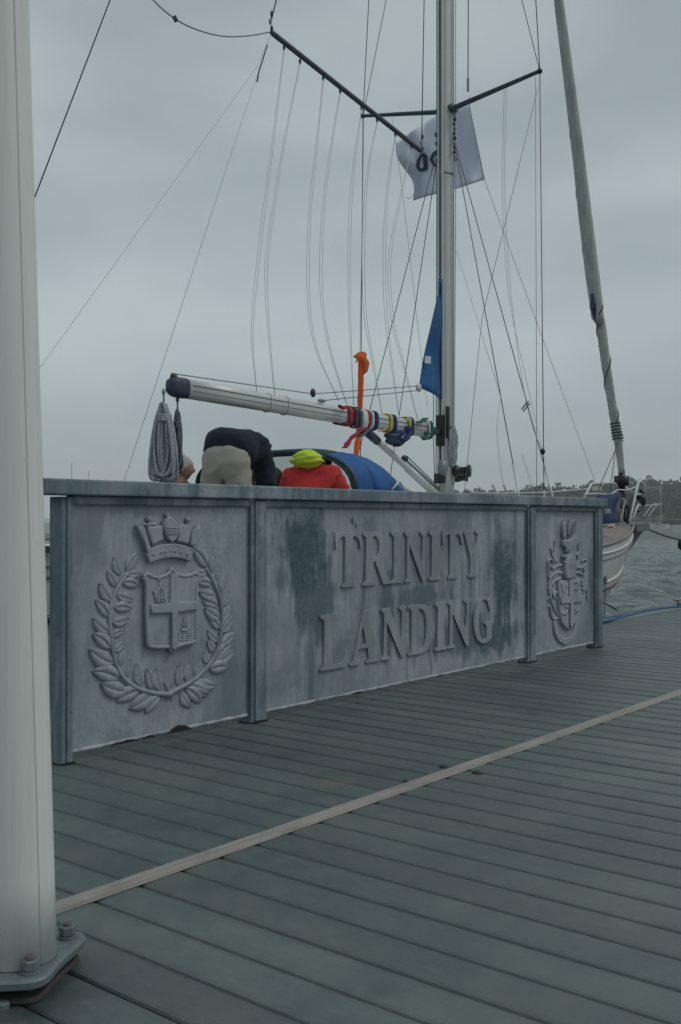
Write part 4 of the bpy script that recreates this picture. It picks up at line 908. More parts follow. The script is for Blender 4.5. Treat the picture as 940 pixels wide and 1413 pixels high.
# ---- flag halyards and light lines
line('flag_halyard', [at_x(696, 122, MX), at_x(694, 200, MX), at_x(694.5, 305, MX), at_x(703, 411, MX), at_x(722, 505, MX), at_x(749, 623, MX)], .003, CORD, yacht, True); MB().ellipsoid(at_x(749, 623, MX), (.03, .03, .035), 8, 6).build('halyard_block', BLACK_PL, yacht, smooth=True)
line('flag_halyard', [at_x(699, 122, MX), at_x(697, 200, MX), at_x(698, 305, MX), at_x(708, 430, MX), at_x(727, 560, MX), at_x(749, 625, MX)], .003, CORD, yacht, True)
line('flag_halyard', [at_x(742.5, 121, MX), at_x(665, 441, MX), at_x(655, 540, MX), at_x(640, 690, MX)], .0035, WIRE, yacht); line('light_line', [at_y(628, 340, 2.9), at_y(691, 547, 2.2)], .003, CORD, yacht)
line('light_line', [at_y(691, 547, 1.95), at_y(686, 590, 1.9), at_y(690, 640, 1.9), at_y(697, 680, 1.9)], .003, CORD, yacht, True); line('light_line', [at_y(541, 161, 4.3), at_y(556, 270, 4.2), at_y(579, 470, 4.1), at_y(590, 560, 4.0)], .0035, CORD, yacht, True)
line('light_line', [at_y(720, 625, 2.0), at_y(728, 650, 2.0), at_y(738, 690, 2.0)], .003, CORD, yacht, True)
for a in ((728, 560), (726, 557)): MB().tube([at_x(a[0] - 6, a[1] + 8, MX), at_x(a[0], a[1], MX), at_x(a[0] + 4, a[1] - 3, MX)], .008, 5).build('knot_tail', WIRE_DK, yacht)
line('halyard', [at_y(647, -200, 2.7), at_y(646, 110, 2.7)], .006, WIRE_DK, yacht); MB().tube([at_y(646, 108, 2.7), at_y(646, 126, 2.7)], .014, 8).build('halyard_shackle', ALLOY_DK, yacht)
for k, (x0_, x1_) in enumerate(((626, 625), (629, 627), (603, 602))): line('mast_halyard', [at_y(x0_, -300, YC - .1), at_y(x0_, 300, YC - .1), at_y(x1_, 600, YC - .1), at_y(x1_, 670, YC - .1)], .006, (WIRE, CORD, WIRE_DK)[k], yacht)
for k in range(9): MB().ellipsoid(at_y(626.5 + 1.5 * (k % 2), 158 + k * 6.5, YC - .12), (.016, .016, .026), 8, 6).build('halyard_shackle', BLACK_PL if k % 3 else ALLOY_DK, yacht, smooth=True)
for k in range(4): MB().ellipsoid(at_y(601.5, 186 + k * 12, YC + .05), (.014, .014, .03), 8, 6).build('halyard_shackle', ALLOY_DK if k % 2 else BLACK_PL, yacht, smooth=True)
line('mast_halyard', [at_y(599, 470, YC + .2), at_y(598, 600, YC + .2), at_y(601, 690, YC + .2)], .005, WIRE_DK, yacht)
# ---- sprayhood
HOOPS = [(4.70, 2.24, 4.25, 1.25, 1.635), (4.90, 2.20, 4.27, 1.22, 1.68), (5.15, 2.16, 4.28, 1.18, 1.66), (5.30, 2.13, 4.29, 1.15, 1.55)]
def hoop(x, a, b_, z0, z1, n_=26):
    out = []
    for j in range(n_ + 1):
        u_ = -1 + 2 * j / n_; an = PI * (1 - j / n_); cx_, cz = math.cos(an), math.sin(an)
        out.append((x + .10 * (1 - cz), (a + b_) / 2 + (b_ - a) / 2 * math.copysign(abs(cx_) ** .64, cx_), z0 + (z1 - z0) * abs(cz) ** .70))
    return out
HP = [hoop(*h) for h in HOOPS]; h3 = hoop(5.62, 2.10, 4.29, 1.12, 1.32)
m = MB(); m.loft(HP[:2], closed=False); sh_ = m.build('sprayhood', GREEN_DK, yacht, smooth=True); md = sh_.modifiers.new('s', 'SOLIDIFY'); md.thickness = .012
for j0, j1 in ((0, 9), (17, 26)):
    rw = []
    for k in range(9):
        t_ = k / 8 * 2; a_, b_, u_ = (HP[1], HP[2], t_) if t_ <= 1 else (HP[2], HP[3], t_ - 1)
        rw.append([Vector(a_[j]).lerp(Vector(b_[j]), u_) + Vector((0, -1 if j < 13 else 1, .3)) * (.014 * mnoise.noise((j * .55, k * .5, 3)) + .012 * math.sin(k * 1.1 + j * .35)) * (0 if k == 0 else 1) for j in range(j0, j1 + 1)])
    m = MB(); m.loft(rw, closed=False); o_ = m.build('sprayhood_side', BLUE_CV if j0 == 0 else GREEN_DK, sh_, smooth=True); md = o_.modifiers.new('s', 'SOLIDIFY'); md.thickness = .012
m = MB(); m.loft([[Vector(p_) + Vector((0, -.012, .008)) for p_ in h_[:9]] for h_ in HP[:2]], closed=False); m.build('sprayhood_side', BLUE_CV, sh_, smooth=True)
m = MB(); m.loft([[Vector(p_) for p_ in HP[1][9:18]], [Vector(p_) for p_ in h3[9:18]]], closed=False); m.build('sprayhood_front_window', VINYL, sh_, smooth=True)
hp = hoop(4.69, 2.23, 4.26, 1.25, 1.64); MB().ribbon([Vector(p_) + Vector((.10, 0, -.02)) for p_ in hp], Vector((.16, 0, 0)), .006).build('sprayhood_lining', GREEN_DK, sh_, smooth=True); MB().tube(hp, .018, 8).build('sprayhood_frame', BLUE_DK, sh_, smooth=True)
h2 = HP[3][:10]; h3 = h3[:10]; m = MB()
m.loft([[Vector(p_).lerp(Vector(q), .0) for p_, q in zip(h2, h3)], [Vector(p_).lerp(Vector(q), .78) for p_, q in zip(h2, h3)]], closed=False); m.build('sprayhood_window', VINYL, sh_, smooth=True)
m = MB(); m.loft([[Vector(p_).lerp(Vector(q), .78) for p_, q in zip(h2, h3)], h3], closed=False); m.build('sprayhood_hem', BLUE_CV, sh_, smooth=True)
MB().tube([at_y(541, 676, 2.1), at_y(551, 664, 2.1), at_y(556, 672, 2.1), at_y(560, 684, 2.1)], .012, 6).build('grab_rail', ALLOY, yacht, smooth=True)
# ---- bow: rails, dodger, anchor, stem platform
def tb(nm, pts_, r_=.0135, mat_=WHITE_PAINT, sm_=True): MB().tube(cat_rom(pts_, 5) if sm_ else pts_, r_, 8).build(nm, mat_, yacht, smooth=True)
ns = lambda px_, py_, y_: at_y(px_, py_, y_)
tb('pulpit', [ns(804, 692, 2.15), ns(808, 683, 2.15), ns(816.5, 667.5, 2.2), ns(818, 667, 2.2), ns(845, 666, 2.9), ns(850, 668, 3.05), ns(852, 676, 3.1)], .015, sm_=False)
tb('pulpit', [ns(869, 720, 2.95), ns(872.5, 702, 2.98), ns(877, 682, 3.0), ns(881, 665.5, 3.05), ns(884, 664, 3.15), ns(888, 668, 3.4), ns(890, 690, 3.42)], .019, sm_=False)
tb('pulpit', [ns(874, 716, 3.2), ns(879, 700, 3.25), ns(882, 696, 3.3)], .014, sm_=False)
tb('pulpit', [ns(864, 672, 3.3), ns(878, 682, 3.02), ns(887, 682, 3.4)], .012, sm_=False)
line('lifeline', [ns(650, 680, 1.66), ns(700, 681, 1.72), ns(760, 679, 1.85), ns(806, 675, 2.0), ns(812, 674, 2.15)], .007, CORD, yacht)
line('lifeline', [ns(806, 682, 2.1), ns(826, 681, 2.3), ns(842, 682, 2.45), ns(853, 676, 2.7), ns(866, 676, 2.85), ns(879, 671, 3.0)], .010, CORD, yacht, True)
for (px_, y_) in ((683, 1.7), (698, 1.75), (760, 1.9)):
    tb('stanchion', [ns(px_ + 4, 700, y_), ns(px_, 676, y_), ns(px_ - 3, 669, y_)], .013, sm_=False)
tb('stanchion', [ns(858, 716, 2.7), ns(862, 690, 2.75), ns(860, 688, 2.75)], .013, sm_=False)
MB().box(8.55, 8.95, 2.3, 2.8, 1.18, 1.27).build('deck_hatch', GRP_WHITE, yacht, bevel=.02)
rows = []
for i in range(9):
    t_ = i / 8; a = ns(826 + 27.5 * t_, 683.5 - 3 * t_, 2.25 + .25 * t_); b_ = ns(826 + 25 * t_, 724 - 3 * t_, 2.25 + .25 * t_); rows.append([a.lerp(b_, j / 6) + Vector((0, .03 * math.sin(5 * t_ + j), 0)) for j in range(7)])
m = MB(); m.loft(rows, closed=False); dg_ = m.build('bow_dodger', NAVY_CV, yacht, smooth=True); md = dg_.modifiers.new('s', 'SOLIDIFY'); md.thickness = .01
for k in range(3):
    a = 835 + k * 3.2; MB().ribbon([ns(a, 702, 2.27), ns(a + .8, 708.5, 2.27)], RIGHT * .012, .004).build('dodger_mark', TIE_WHITE, dg_)
MB().ribbon([ns(838, 728, 2.3), ns(848, 725, 2.35)], UPV * .022, .006).build('deck_label', TIE_WHITE, yacht)
MB().ribbon([ns(840, 728, 2.28), ns(846, 726, 2.33)], UPV * .010, .007).build('deck_label_print', TIE_RED, yacht)
m = MB()
pa = [(12.75, -.20), (13.35, -.13), (13.62, -.05), (13.62, .05), (13.35, .13), (12.75, .20)]
m.loft([[(x, YC + y_, z_ + (x - 12.75) * .045) for x, y_ in pa] for z_ in (.80, .93)], cap=True); m.build('bow_platform', BOW_GREY, yacht, bevel=.015)
m = MB(); m.add([(12.70, YC - .07, .90), (13.60, YC - .04, .94), (12.85, YC - .05, .52), (12.70, YC + .07, .90), (13.60, YC + .04, .94), (12.85, YC + .05, .52)], [(0, 1, 2), (5, 4, 3), (0, 3, 4, 1), (1, 4, 5, 2), (2, 5, 3, 0)]); m.build('stem_fitting', BOW_GREY, yacht, bevel=.02)
ac = ns(869, 695, 3.12)
tb('anchor_shank', [ns(866, 722, 3.1), ns(868, 700, 3.12), ns(872, 686, 3.15)], .03, BLACK_PL, False)
m = MB(); m.tube(cat_rom([ns(861, 700, 3.0), ns(862, 690, 3.1), ns(867, 684, 3.2), ns(873, 686, 3.3)], 4), [.05, .06, .075, .085, .09, .09, .085, .08, .07, .06, .05, .04, .03], 10); m.build('anchor_fluke', BLACK_PL, yacht, smooth=True)
m = MB(); m.tube(cat_rom([ns(880, 684, 3.3), ns(886, 688, 3.38), ns(888, 697, 3.4)], 4), [.03, .05, .065, .075, .07, .06, .05, .035, .02], 10); m.build('anchor_fluke', BLACK_PL, yacht, smooth=True)
tb('anchor_shank', [ns(884, 676, 3.3), ns(889, 688, 3.4), ns(887, 700, 3.4), ns(880, 706, 3.35)], .022, BLACK_PL)
tb('windlass', [(12.2, YC - .12, .96), (12.2, YC - .12, 1.12), (12.2, YC + .12, 1.12), (12.2, YC + .12, .96)], .05, BLACK_PL, False)

# ================================================================== THINGS ON AND ROUND THE YACHT
# ---- rope coils under the boom end
def rope_coil(nm, top, ln, wd_, loops, mat_, label, r_=.0095, depth=.05, seed=1):
    rg = random.Random(seed); m = MB(); m2 = MB()
    for k in range(loops):
        w_ = wd_ * rg.uniform(.55, 1.0); l_ = ln * rg.uniform(.84, 1.0); dx = rg.uniform(-.35, .35) * wd_; dy = rg.uniform(-1, 1) * depth; pts_ = []; ph = rg.uniform(0, 6)
        for j in range(36):
            a = 2 * PI * j / 36; sn = math.sin(a)
            x_ = dx * (.5 - .5 * math.cos(a)) + w_ * .5 * math.copysign(abs(sn) ** .7, sn) * (.34 + .66 * (.5 - .5 * math.cos(a)) ** .8); z_ = -l_ * (.5 - .5 * math.cos(a))
            pts_.append(top + RIGHT * (x_ + .006 * math.sin(3 * a + ph)) + AWAY * (dy + .012 * math.cos(2 * a + ph)) + UPV * z_)
        m.tube(pts_, r_, 6, closed=True)
    o = m.build(nm, mat_, None, smooth=True); tag(o, label, 'rope', 'coils of rope hung from the boom end')
    for k in range(3):
        z_ = -.10 - .02 * k; m2.tube([top + RIGHT * (wd_ * .30 * math.cos(a)) + AWAY * ((depth + .02) * math.sin(a)) + UPV * (z_ + .006 * math.sin(a)) for a in np.linspace(0, 2 * PI, 20)[:-1]], r_, 6, closed=True)
    m2.build('wrapping_turns', mat_, o, smooth=True)
    m3 = MB(); m3.tube([top + UPV * .0, top + UPV * .10], .008, 6); m3.ellipsoid(top + UPV * .10, (.02, .012, .03), 8, 6); m3.build('shackle', ALLOY_DK, o, smooth=True)
    return o
b_e = B1 + bu * .0
rope_coil('rope_coil', at_y(226, 557, YC - .02), at_y(228, 557, YC).z - at_y(228, 665, YC).z, .19, 44, ROPE_M, 'large pale flecked rope coil hanging from the end of the boom', .0115, .075, 3)
rope_coil('rope_coil', at_y(245, 567, YC + .05), .56, .07, 9, ROPE_DKM, 'narrow dark rope coil hanging just right of the pale coil under the boom', .010, .04, 5)
# coil of halyards tied to the mast
m = MB(); rg = random.Random(4); tp = Vector((MX + .05, YC - .12, 2.10)) - RIGHT * .10
for k in range(9):
    w_ = rg.uniform(.06, .12); l_ = rg.uniform(.36, .52); dx = rg.uniform(-.03, .03)
    m.tube([tp + Vector((dx + w_ * .5 * math.sin(a) + .02, -.03 - .035 * rg.random(), -l_ * (.5 - .5 * math.cos(a)))) for a in np.linspace(0, 2 * PI, 26)[:-1]], .009, 6, closed=True)
o = m.build('halyard_coil', ROPE_M, None, smooth=True); tag(o, 'grey-green hank of halyard rope tied to the mast above the winch', 'rope')
# ---- sail ties round the boom
def sail_tie(nm, label, rings_, tails):
    o = None
    for k, (px_, mat_, wdt, kw) in enumerate(rings_):
        t_ = (at_y(px_, 590, YC) - B0).x / bd.x; pts_ = boom_ring(t_, kw); pts_ = [p_ + bu * (.018 * mnoise.noise((p_.z * 9, p_.y * 9, px_))) + (p_ - (B0 + bd * t_)) * (.22 * abs(mnoise.noise((p_.z * 14, px_, 2)))) for p_ in pts_]
        m = MB(); m.ribbon(pts_ + [pts_[0], pts_[1]], bu * wdt, .006)
        if o is None: o = m.build(nm, mat_, None, smooth=True); tag(o, label, 'sail tie', 'sail ties along the boom')
        else: m.build('webbing_turn', mat_, o, smooth=True)
    for (pl, mat_, wdt) in tails:
        q = cat_rom([at_y(a, b_, YC - .085 - .01 * i) for i, (a, b_) in enumerate(pl)], 4)
        MB().ribbon(q, [RIGHT * (wdt * (1 + .25 * math.sin(i * 1.3))) for i in range(len(q))], .005).build('webbing_tail', mat_, o, smooth=True)
sail_tie('sail_tie', 'red and maroon sail tie on the boom, nearest the boom end', [(477, TIE_RED, .035, 1.12), (484, TIE_MAROON, .030, 1.14), (490, BLUE_DK, .018, 1.2)], [([(480, 560), (474, 564), (468, 559)], TIE_RED, .02), ([(478, 583), (470, 586), (462, 583)], TIE_MAROON, .03)])
sail_tie('sail_tie', 'white, red and blue sail tie with a long red tail hanging', [(498, TIE_WHITE, .045, 1.10), (503, TIE_RED, .02, 1.16), (508, TIE_WHITE, .015, 1.12), (513, TIE_BLUE, .024, 1.2)], [([(503, 590), (493, 598), (484, 606), (478, 615), (476, 618)], TIE_RED, .026), ([(505, 592), (500, 598), (494, 602)], BLUE_DK, .05)])
sail_tie('sail_tie', 'yellow and blue sail tie in the middle of the boom ties', [(533, TIE_YEL, .018, 1.16), (539, TIE_BLUE, .022, 1.18)], [([(533, 592), (528, 594), (523, 595)], TIE_YEL, .012)])
sail_tie('sail_tie', 'dark blue sail tie with a hanging loop and yellow edge', [(558, TIE_YEL, .016, 1.2), (563, TIE_BLUE, .014, 1.26)], [([(563, 588), (563, 600), (557, 609), (546, 616)], TIE_BLUE, .035), ([(541, 598), (540, 606), (546, 614)], BLUE_DK, .07), ([(548, 594), (548, 604), (552, 610)], TIE_BLUE, .075)])
sail_tie('sail_tie', 'green and white sail tie on the boom beside the mast', [(586, TIE_WHITE, .012, 1.2), (589, TIE_GRN, .022, 1.22)], [([(588, 577), (582, 581), (577, 583)], TIE_GRN, .03), ([(590, 596), (589, 602), (585, 607)], TIE_GRN, .03)])
# ---- orange sleeve tied to the far shroud
m = MB(); pts_ = [at_y(a, b_, 4.44) for a, b_ in ((498, 490), (498, 520), (497, 560), (495, 600), (490, 640), (488, 668))]; q = cat_rom(pts_, 8); rings = []
for i, p_ in enumerate(q):
    k = 1 + .18 * mnoise.noise((p_.z * 6, 0, 1)); rings.append([p_ + RIGHT * (.035 * k * math.cos(a) + .010 * mnoise.noise((p_.z * 9, 3, 1))) + AWAY * (.012 * k * math.sin(a) + .008 * math.sin(3 * a + p_.z * 8)) for a in np.linspace(0, 2 * PI, 13)[:-1]])
m.loft(rings, cap=True); o = m.build('orange_sleeve', ORANGE, None, smooth=True); tag(o, 'bright orange cloth sleeve wrapped upright round the far shroud', 'marker sleeve')
m = MB(); ct = at_y(498, 497, 4.40)
m.ribbon(cat_rom([ct + RIGHT * -.06 + UPV * .07, ct + UPV * .03 - AWAY * .03, ct + RIGHT * .07 - UPV * .06, ct + RIGHT * .05 - UPV * .17], 4), RIGHT * .035 + UPV * .03, .008)
m.ribbon(cat_rom([ct + RIGHT * -.05 + UPV * .0, ct + UPV * .07 - AWAY * .02, ct + RIGHT * .06 + UPV * .04, ct + RIGHT * .04 - UPV * .05], 4), UPV * .035 + RIGHT * .012, .008)
tag(m.build('bunched_top', ORANGE, o, smooth=True), kind='stuff')
# ---- signal flag behind the mast
FD = (Vector((MX, YC, 0)) - CAMV).dot(AWAY) + .55
def flag_pt(u_, w_):      # u: 0 hoist (right) .. 1 fly (left), w: 0 top .. 1 bottom
    tp_ = interp(u_, [(0, 648), (.45, 604), (1, 547)]), interp(u_, [(0, 146), (.2, 150), (.45, 159), (.75, 178), (1, 198)])
    bt = interp(u_, [(0, 668.5), (.45, 626), (.8, 590), (1, 573)]), interp(u_, [(0, 248), (.45, 262), (.8, 271), (1, 277)])
    fl = 4.5 * math.sin(PI * w_) * u_ ** 2 - 5 * math.sin(2.2 * PI * w_) * u_ ** 3
    px_ = tp_[0] + (bt[0] - tp_[0]) * w_ + (7 * math.sin(PI * w_) * (u_ - .5) * -1.2 if u_ > .5 else 0) + fl; py_ = tp_[1] + (bt[1] - tp_[1]) * w_
    return at_d(px_, py_, FD + .35 * u_ + .10 * math.sin(5.5 * u_ + 1.5 * w_) + .06 * math.sin(13 * u_ - 4 * w_) + .035 * math.sin(23 * u_ + 7 * w_) * u_)
m = MB(); m.loft([[flag_pt(i / 30, j / 18) for j in range(19)] for i in range(31)], closed=False); fo = m.build('signal_flag', FLAG_W, None, smooth=True); tag(fo, 'white flag with navy letters seen from behind, flying behind the mast', 'flag'); md = fo.modifiers.new('s', 'SOLIDIFY'); md.thickness = .003
def flag_glyph(poly, hole=None):
    o = bpy.data.objects.new('letter', None); m = MB()
    n_ = len(poly); outer = [flag_pt(*p_) - AWAY * .022 for p_ in poly]
    if hole: inner = [flag_pt(*p_) - AWAY * .022 for p_ in hole]; m.loft([outer, inner]); 
    else: m.add(outer, [tuple(range(n_))])
    bpy.data.objects.remove(o); ob = m.build('letter', INK, fo); return ob
def uv(px_, py_):       # invert flag_pt on the picture by search
    best = None
    for i in range(101):
        for j in range(61):
            p_ = flag_pt(i / 100, j / 60); d_ = p_ - CAMV; f_ = d_.dot(AWAY); x_ = CX + FPX * d_.dot(RIGHT) / f_; y_ = HY - FPX * d_.z / f_; e_ = (x_ - px_) ** 2 + (y_ - py_) ** 2
            if best is None or e_ < best[0]: best = (e_, i / 100, j / 60)
    return best[1], best[2]
def glyph(pts_, hole=None): flag_glyph([uv(*p_) for p_ in pts_], [uv(*p_) for p_ in hole] if hole else None)
glyph([(585, 210), (590, 215), (590.5, 233), (583, 236), (577, 235), (575, 229), (576, 221), (580, 213)], [(583.5, 215), (584, 218), (584.5, 231), (582, 232.5), (580, 232), (579, 228), (579.5, 222), (581.5, 217)])
glyph([(604, 206), (611, 209), (615, 219), (611, 229), (604, 232), (597, 228), (593, 219), (597, 210)], [(604, 210), (608, 213), (610, 219), (608, 225), (604, 228), (600, 225), (597.5, 219), (600, 213)])
flag_glyph([uv(*p_) for p_ in ((617, 206), (623, 206), (632, 221), (626, 222.5), (617, 222))])
line('halyard_tail', [flag_pt(0, 1), at_y(821, 663, 2.4), at_y(824, 680, 2.35)], .0042, CORD_PINK, fo); line('hoist_rope', [flag_pt(0, 0) + UPV * .12] + [flag_pt(0, j / 6) for j in range(7)], .008, CORD, fo); line('loose_tail', [flag_pt(1, .9), flag_pt(1, .9) - RIGHT * .06 - UPV * .05, flag_pt(1, .9) - RIGHT * .10 - UPV * .02], .004, CORD, fo)

# ---- mooring gear on the pontoon edge
cp = at_z(950, 836, .016); cp.y = .88; cl_ = empty('mooring_cleat', (cp.x, cp.y, .014), 'grey metal mooring cleat bolted to the pontoon edge', 'cleat')
cx0 = at_y(939, 830, .88).x
MB().box(cx0 - .10, cx0 + .10, .83, .93, .0145, .030).build('cleat_base', ALLOY_DK, cl_, bevel=.006)
for s_ in (-.05, .05): MB().tube([(cx0 + s_, .88, .03), (cx0 + s_, .88, .085)], [.026, .02], 12).build('cleat_leg', ALLOY_DK, cl_, smooth=True)
MB().tube([(cx0 - .19, .88, .10), (cx0 - .12, .88, .098), (cx0, .88, .095), (cx0 + .12, .88, .098), (cx0 + .19, .88, .10)], [.010, .018, .024, .018, .010], 12).build('cleat_horn', ALLOY_DK, cl_, smooth=True)
rp = [at_z(a, b_, .02) for a, b_ in ((800, 862), (834, 857.5), (850, 854), (868, 849), (890, 843.5), (915, 839.5), (940, 837.5), (970, 836.5))]
o = MB().tube(cat_rom(rp, 6), .014, 8).build('mooring_rope', BLUE_ROPE, None, smooth=True); tag(o, 'blue mooring rope trailing along the pontoon edge', 'rope')
rp2 = [at_z(a, b_, .017) for a, b_ in ((800, 858), (834, 853), (848, 851), (860, 849.5))]; MB().tube(cat_rom(rp2, 6), .012, 8).build('second_strand', BLUE_ROPE, o, smooth=True)
q0, q1 = at_y(836, 798, 1.9), at_y(833.5, 854, .93)
o = MB().tube(cat_rom([q0, q0.lerp(q1, .25) + UPV * .02, q0.lerp(q1, .6) - UPV * .01, q1, q1 + Vector((-.1, -.02, -.01))], 6), .007, 8).build('breast_rope', DARK_ROPE, None, smooth=True); tag(o, 'short dark rope with a black hose running down to the pontoon edge', 'rope')
MB().tube([q0 + UPV * .02, q0.lerp(q1, .04), q0.lerp(q1, .12), q0.lerp(q1, .16)], [.012, .022, .018, .010], 10).build('chafe_hose', BLACK_PL, o, smooth=True)
o = MB().tube([at_z(833, 832, -.05), at_z(842, 836, -.05), at_z(851, 841.5, -.05)], .010, 6).build('slack_line', DARK_ROPE, None, smooth=True); tag(o, 'thin dark line dipping towards the water by the sign post', 'rope')
# bow line out to a small buoy-ball on the right
bt = Vector((13.58, YC, .86)); be = at_d(960, 748, 16.2); o = MB().tube(cat_rom([bt, bt.lerp(be, .35) - UPV * .035, bt.lerp(be, .7) - UPV * .03, be, be + (be - bt) * 1.6 - UPV * .2], 6), .013, 6).build('bow_line', DARK_ROPE, None, smooth=True); tag(o, 'dark bow line running right from the yacht bow above the water', 'rope')
MB().ellipsoid(bt.lerp(be, .72) - UPV * .10, (.06, .06, .09), 12, 8).build('snubber', BLACK_PL, o, smooth=True)

# ================================================================== FAR BOATS
def far_boat(nm, c_, ln, ax, hullm, mast_h, label, cabin=True, cover=None):
    e = empty(nm, c_, label, 'boat', 'boats moored across the harbour'); ay = Vector((-ax.y, ax.x, 0)); rings = []
    for t_ in np.linspace(0, 1, 12):
        b_ = ln * .15 * (1 - max(0, (t_ - .4) / .6) ** 2.2) * (.8 + .2 * min(1, t_ * 3)) + .02; fr = ln * .10 * (1 + .35 * t_ ** 2); p_ = c_ + ax * (ln * (t_ - .5))
        rings.append([p_ + ay * b_ + UPV * fr, p_ + ay * b_ * .8 - UPV * .05, p_ - UPV * .3 * (1 - t_), p_ - ay * b_ * .8 - UPV * .05, p_ - ay * b_ + UPV * fr])
    m = MB(); m.loft(rings, cap=True); m.build('hull', hullm, e, smooth=False)
    if cabin:
        rr_ = []
        for t_, h in ((-.18, .05), (-.16, .075), (.12, .06), (.22, .01)): p_ = c_ + ax * ln * t_ + UPV * ln * .105; rr_.append([p_ + ay * ln * .09, p_ + ay * ln * .07 + UPV * ln * h, p_ - ay * ln * .07 + UPV * ln * h, p_ - ay * ln * .09])
        m = MB(); m.loft(rr_, cap=True); m.build('cabin', cover or WHITE_PAINT, e)
    if mast_h:
        p_ = c_ + ax * ln * .05; MB().tube([p_ + UPV * ln * .1, p_ + UPV * mast_h], [.07, .05], 6).build('mast', ALLOY, e); MB().tube([p_ + UPV * ln * .22, p_ - ax * ln * .36 + UPV * ln * .21], .14, 6).build('boom', cover or ALLOY, e)
        if ln < 6: line('stay', [p_ + UPV * mast_h, c_ + ax * ln * .48 + UPV * ln * .14], .02, WIRE, e); line('stay', [p_ + UPV * mast_h, c_ - ax * ln * .48 + UPV * ln * .1], .02, WIRE, e)
    return e
def on_water(px_, d): q = at_d(px_, HY, d); return Vector((q.x, q.y, WZ))
A1 = (RIGHT * .9 + AWAY * .4).normalized()
far_boat('moored_sailboat', on_water(911, 205), 4.6, A1, GRP_WHITE, 8.8, 'small white moored sailboat with thin mast just right of the yacht bow', True, TEAK)
far_boat('moored_sailboat', on_water(946, 170), 5.2, -A1, GRP_WHITE, 7.5, 'moored boat with a red-brown cover cut off by the right edge', True, ANTIFOUL)
far_boat('moored_sailboat', on_water(930, 320), 14, A1, STRIPE_NAVY, 0, 'long low dark hull lying under the far shore', False)
far_boat('moored_sailboat', on_water(95, 140), 8, A1, GRP_WHITE, 9.2, 'far yacht showing only its mast tip above the sign, second from the flagpole', True)
far_boat('moored_sailboat', on_water(126, 150), 8, -A1, GRP_WHITE, 8.6, 'far yacht showing only its short mast tip above the sign near the crest', True)
# white davit frame and stern of a boat lying beyond the bow
c_ = on_water(893, 240); e = far_boat('moored_motorboat', c_, 5.2, (RIGHT * .8 - AWAY * .6).normalized(), WHITE_PAINT, 0, 'small white boat with slanting white rails just beyond the yacht bow', True)
for o_ in (0, .45): MB().tube([at_d(888 + o_ * 14, 713, 240), at_d(901 + o_ * 14, 696, 240), at_d(906 + o_ * 16, 695.5, 241)], .15, 6).build('rail', WHITE_PAINT, e)
MB().tube([at_d(884, 698, 240), at_d(903, 696.5, 240), at_d(914, 695.5, 240)], .12, 6).build('rail', WHITE_PAINT, e)

# ================================================================== PEOPLE
def skin_mesh(J, E, root, sub=3):
    names = list(J); me = bpy.data.meshes.new('skin'); me.from_pydata([J[n_][0] for n_ in names], [(names.index(a), names.index(b_)) for a, b_ in E], [])
    o = bpy.data.objects.new('tmp', me); COL.objects.link(o); o.modifiers.new('k', 'SKIN').use_smooth_shade = True
    sv = me.skin_vertices[0].data if me.skin_vertices else None
    if sv is None:
        bm = bmesh.new(); bm.from_mesh(me); bm.verts.layers.skin.verify(); bm.to_mesh(me); bm.free(); sv = me.skin_vertices[0].data
    for i, n_ in enumerate(names):
        r_ = J[n_][1]; sv[i].radius = (r_, r_) if not isinstance(r_, tuple) else r_; sv[i].use_root = (n_ == root)
    md = o.modifiers.new('u', 'SUBSURF'); md.levels = sub; md.render_levels = sub
    dg = bpy.context.evaluated_depsgraph_get(); out = bpy.data.meshes.new_from_object(o.evaluated_get(dg)); bpy.data.objects.remove(o); bpy.data.meshes.remove(me); return out
def mesh_to_mb(mb, me): mb.add([v_.co.copy() for v_ in me.vertices], [tuple(p_.vertices) for p_ in me.polygons]); bpy.data.meshes.remove(me)
def add_head(mb, c_, F, Uv, k=1.0):
    F = F.normalized(); Uv = (Uv - F * Uv.dot(F)).normalized(); L_ = Uv.cross(F)
    v = []; f = []; R_, S_ = 18, 24
    for i in range(R_ + 1):
        th = PI * i / R_
        for j in range(S_):
            a = 2 * PI * j / S_; x_, y_, z_ = math.sin(th) * math.cos(a), math.sin(th) * math.sin(a), math.cos(th)
            px_, py_, pz = .098 * x_, .076 * y_, .118 * z_
            if z_ < -.1: q = (-.1 - z_); py_ *= 1 - .32 * q; px_ = px_ * (1 - .22 * q) + .018 * q * (1 if x_ > 0 else .6)
            if x_ > .55 and abs(y_) < .28:
                if -.45 < z_ < .12: px_ += .036 * (1 - abs(y_) / .28) * max(0, 1 - abs(z_ + .22) / .34)     # nose
                if .12 <= z_ < .38: px_ += .006
            if x_ > .5 and .15 < abs(y_) < .5 and -.05 < z_ < .15: px_ -= .008                                 # eye sockets
            if x_ > .6 and abs(y_) < .35 and -.62 < z_ < -.50: px_ -= .006                                    # mouth line
            v.append(c_ + (F * px_ + L_ * py_ + Uv * pz) * k)
    for i in range(R_):
        for j in range(S_): f.append((i * S_ + j, (i + 1) * S_ + j, (i + 1) * S_ + (j + 1) % S_, i * S_ + (j + 1) % S_))
    mb.add(v, f)
    for s_ in (-1, 1): mb.ellipsoid(c_ + (L_ * s_ * .078 - F * .008 - Uv * .01) * k, (.018 * k, .010 * k, .032 * k), 10, 8, ax=(F, L_, Uv))
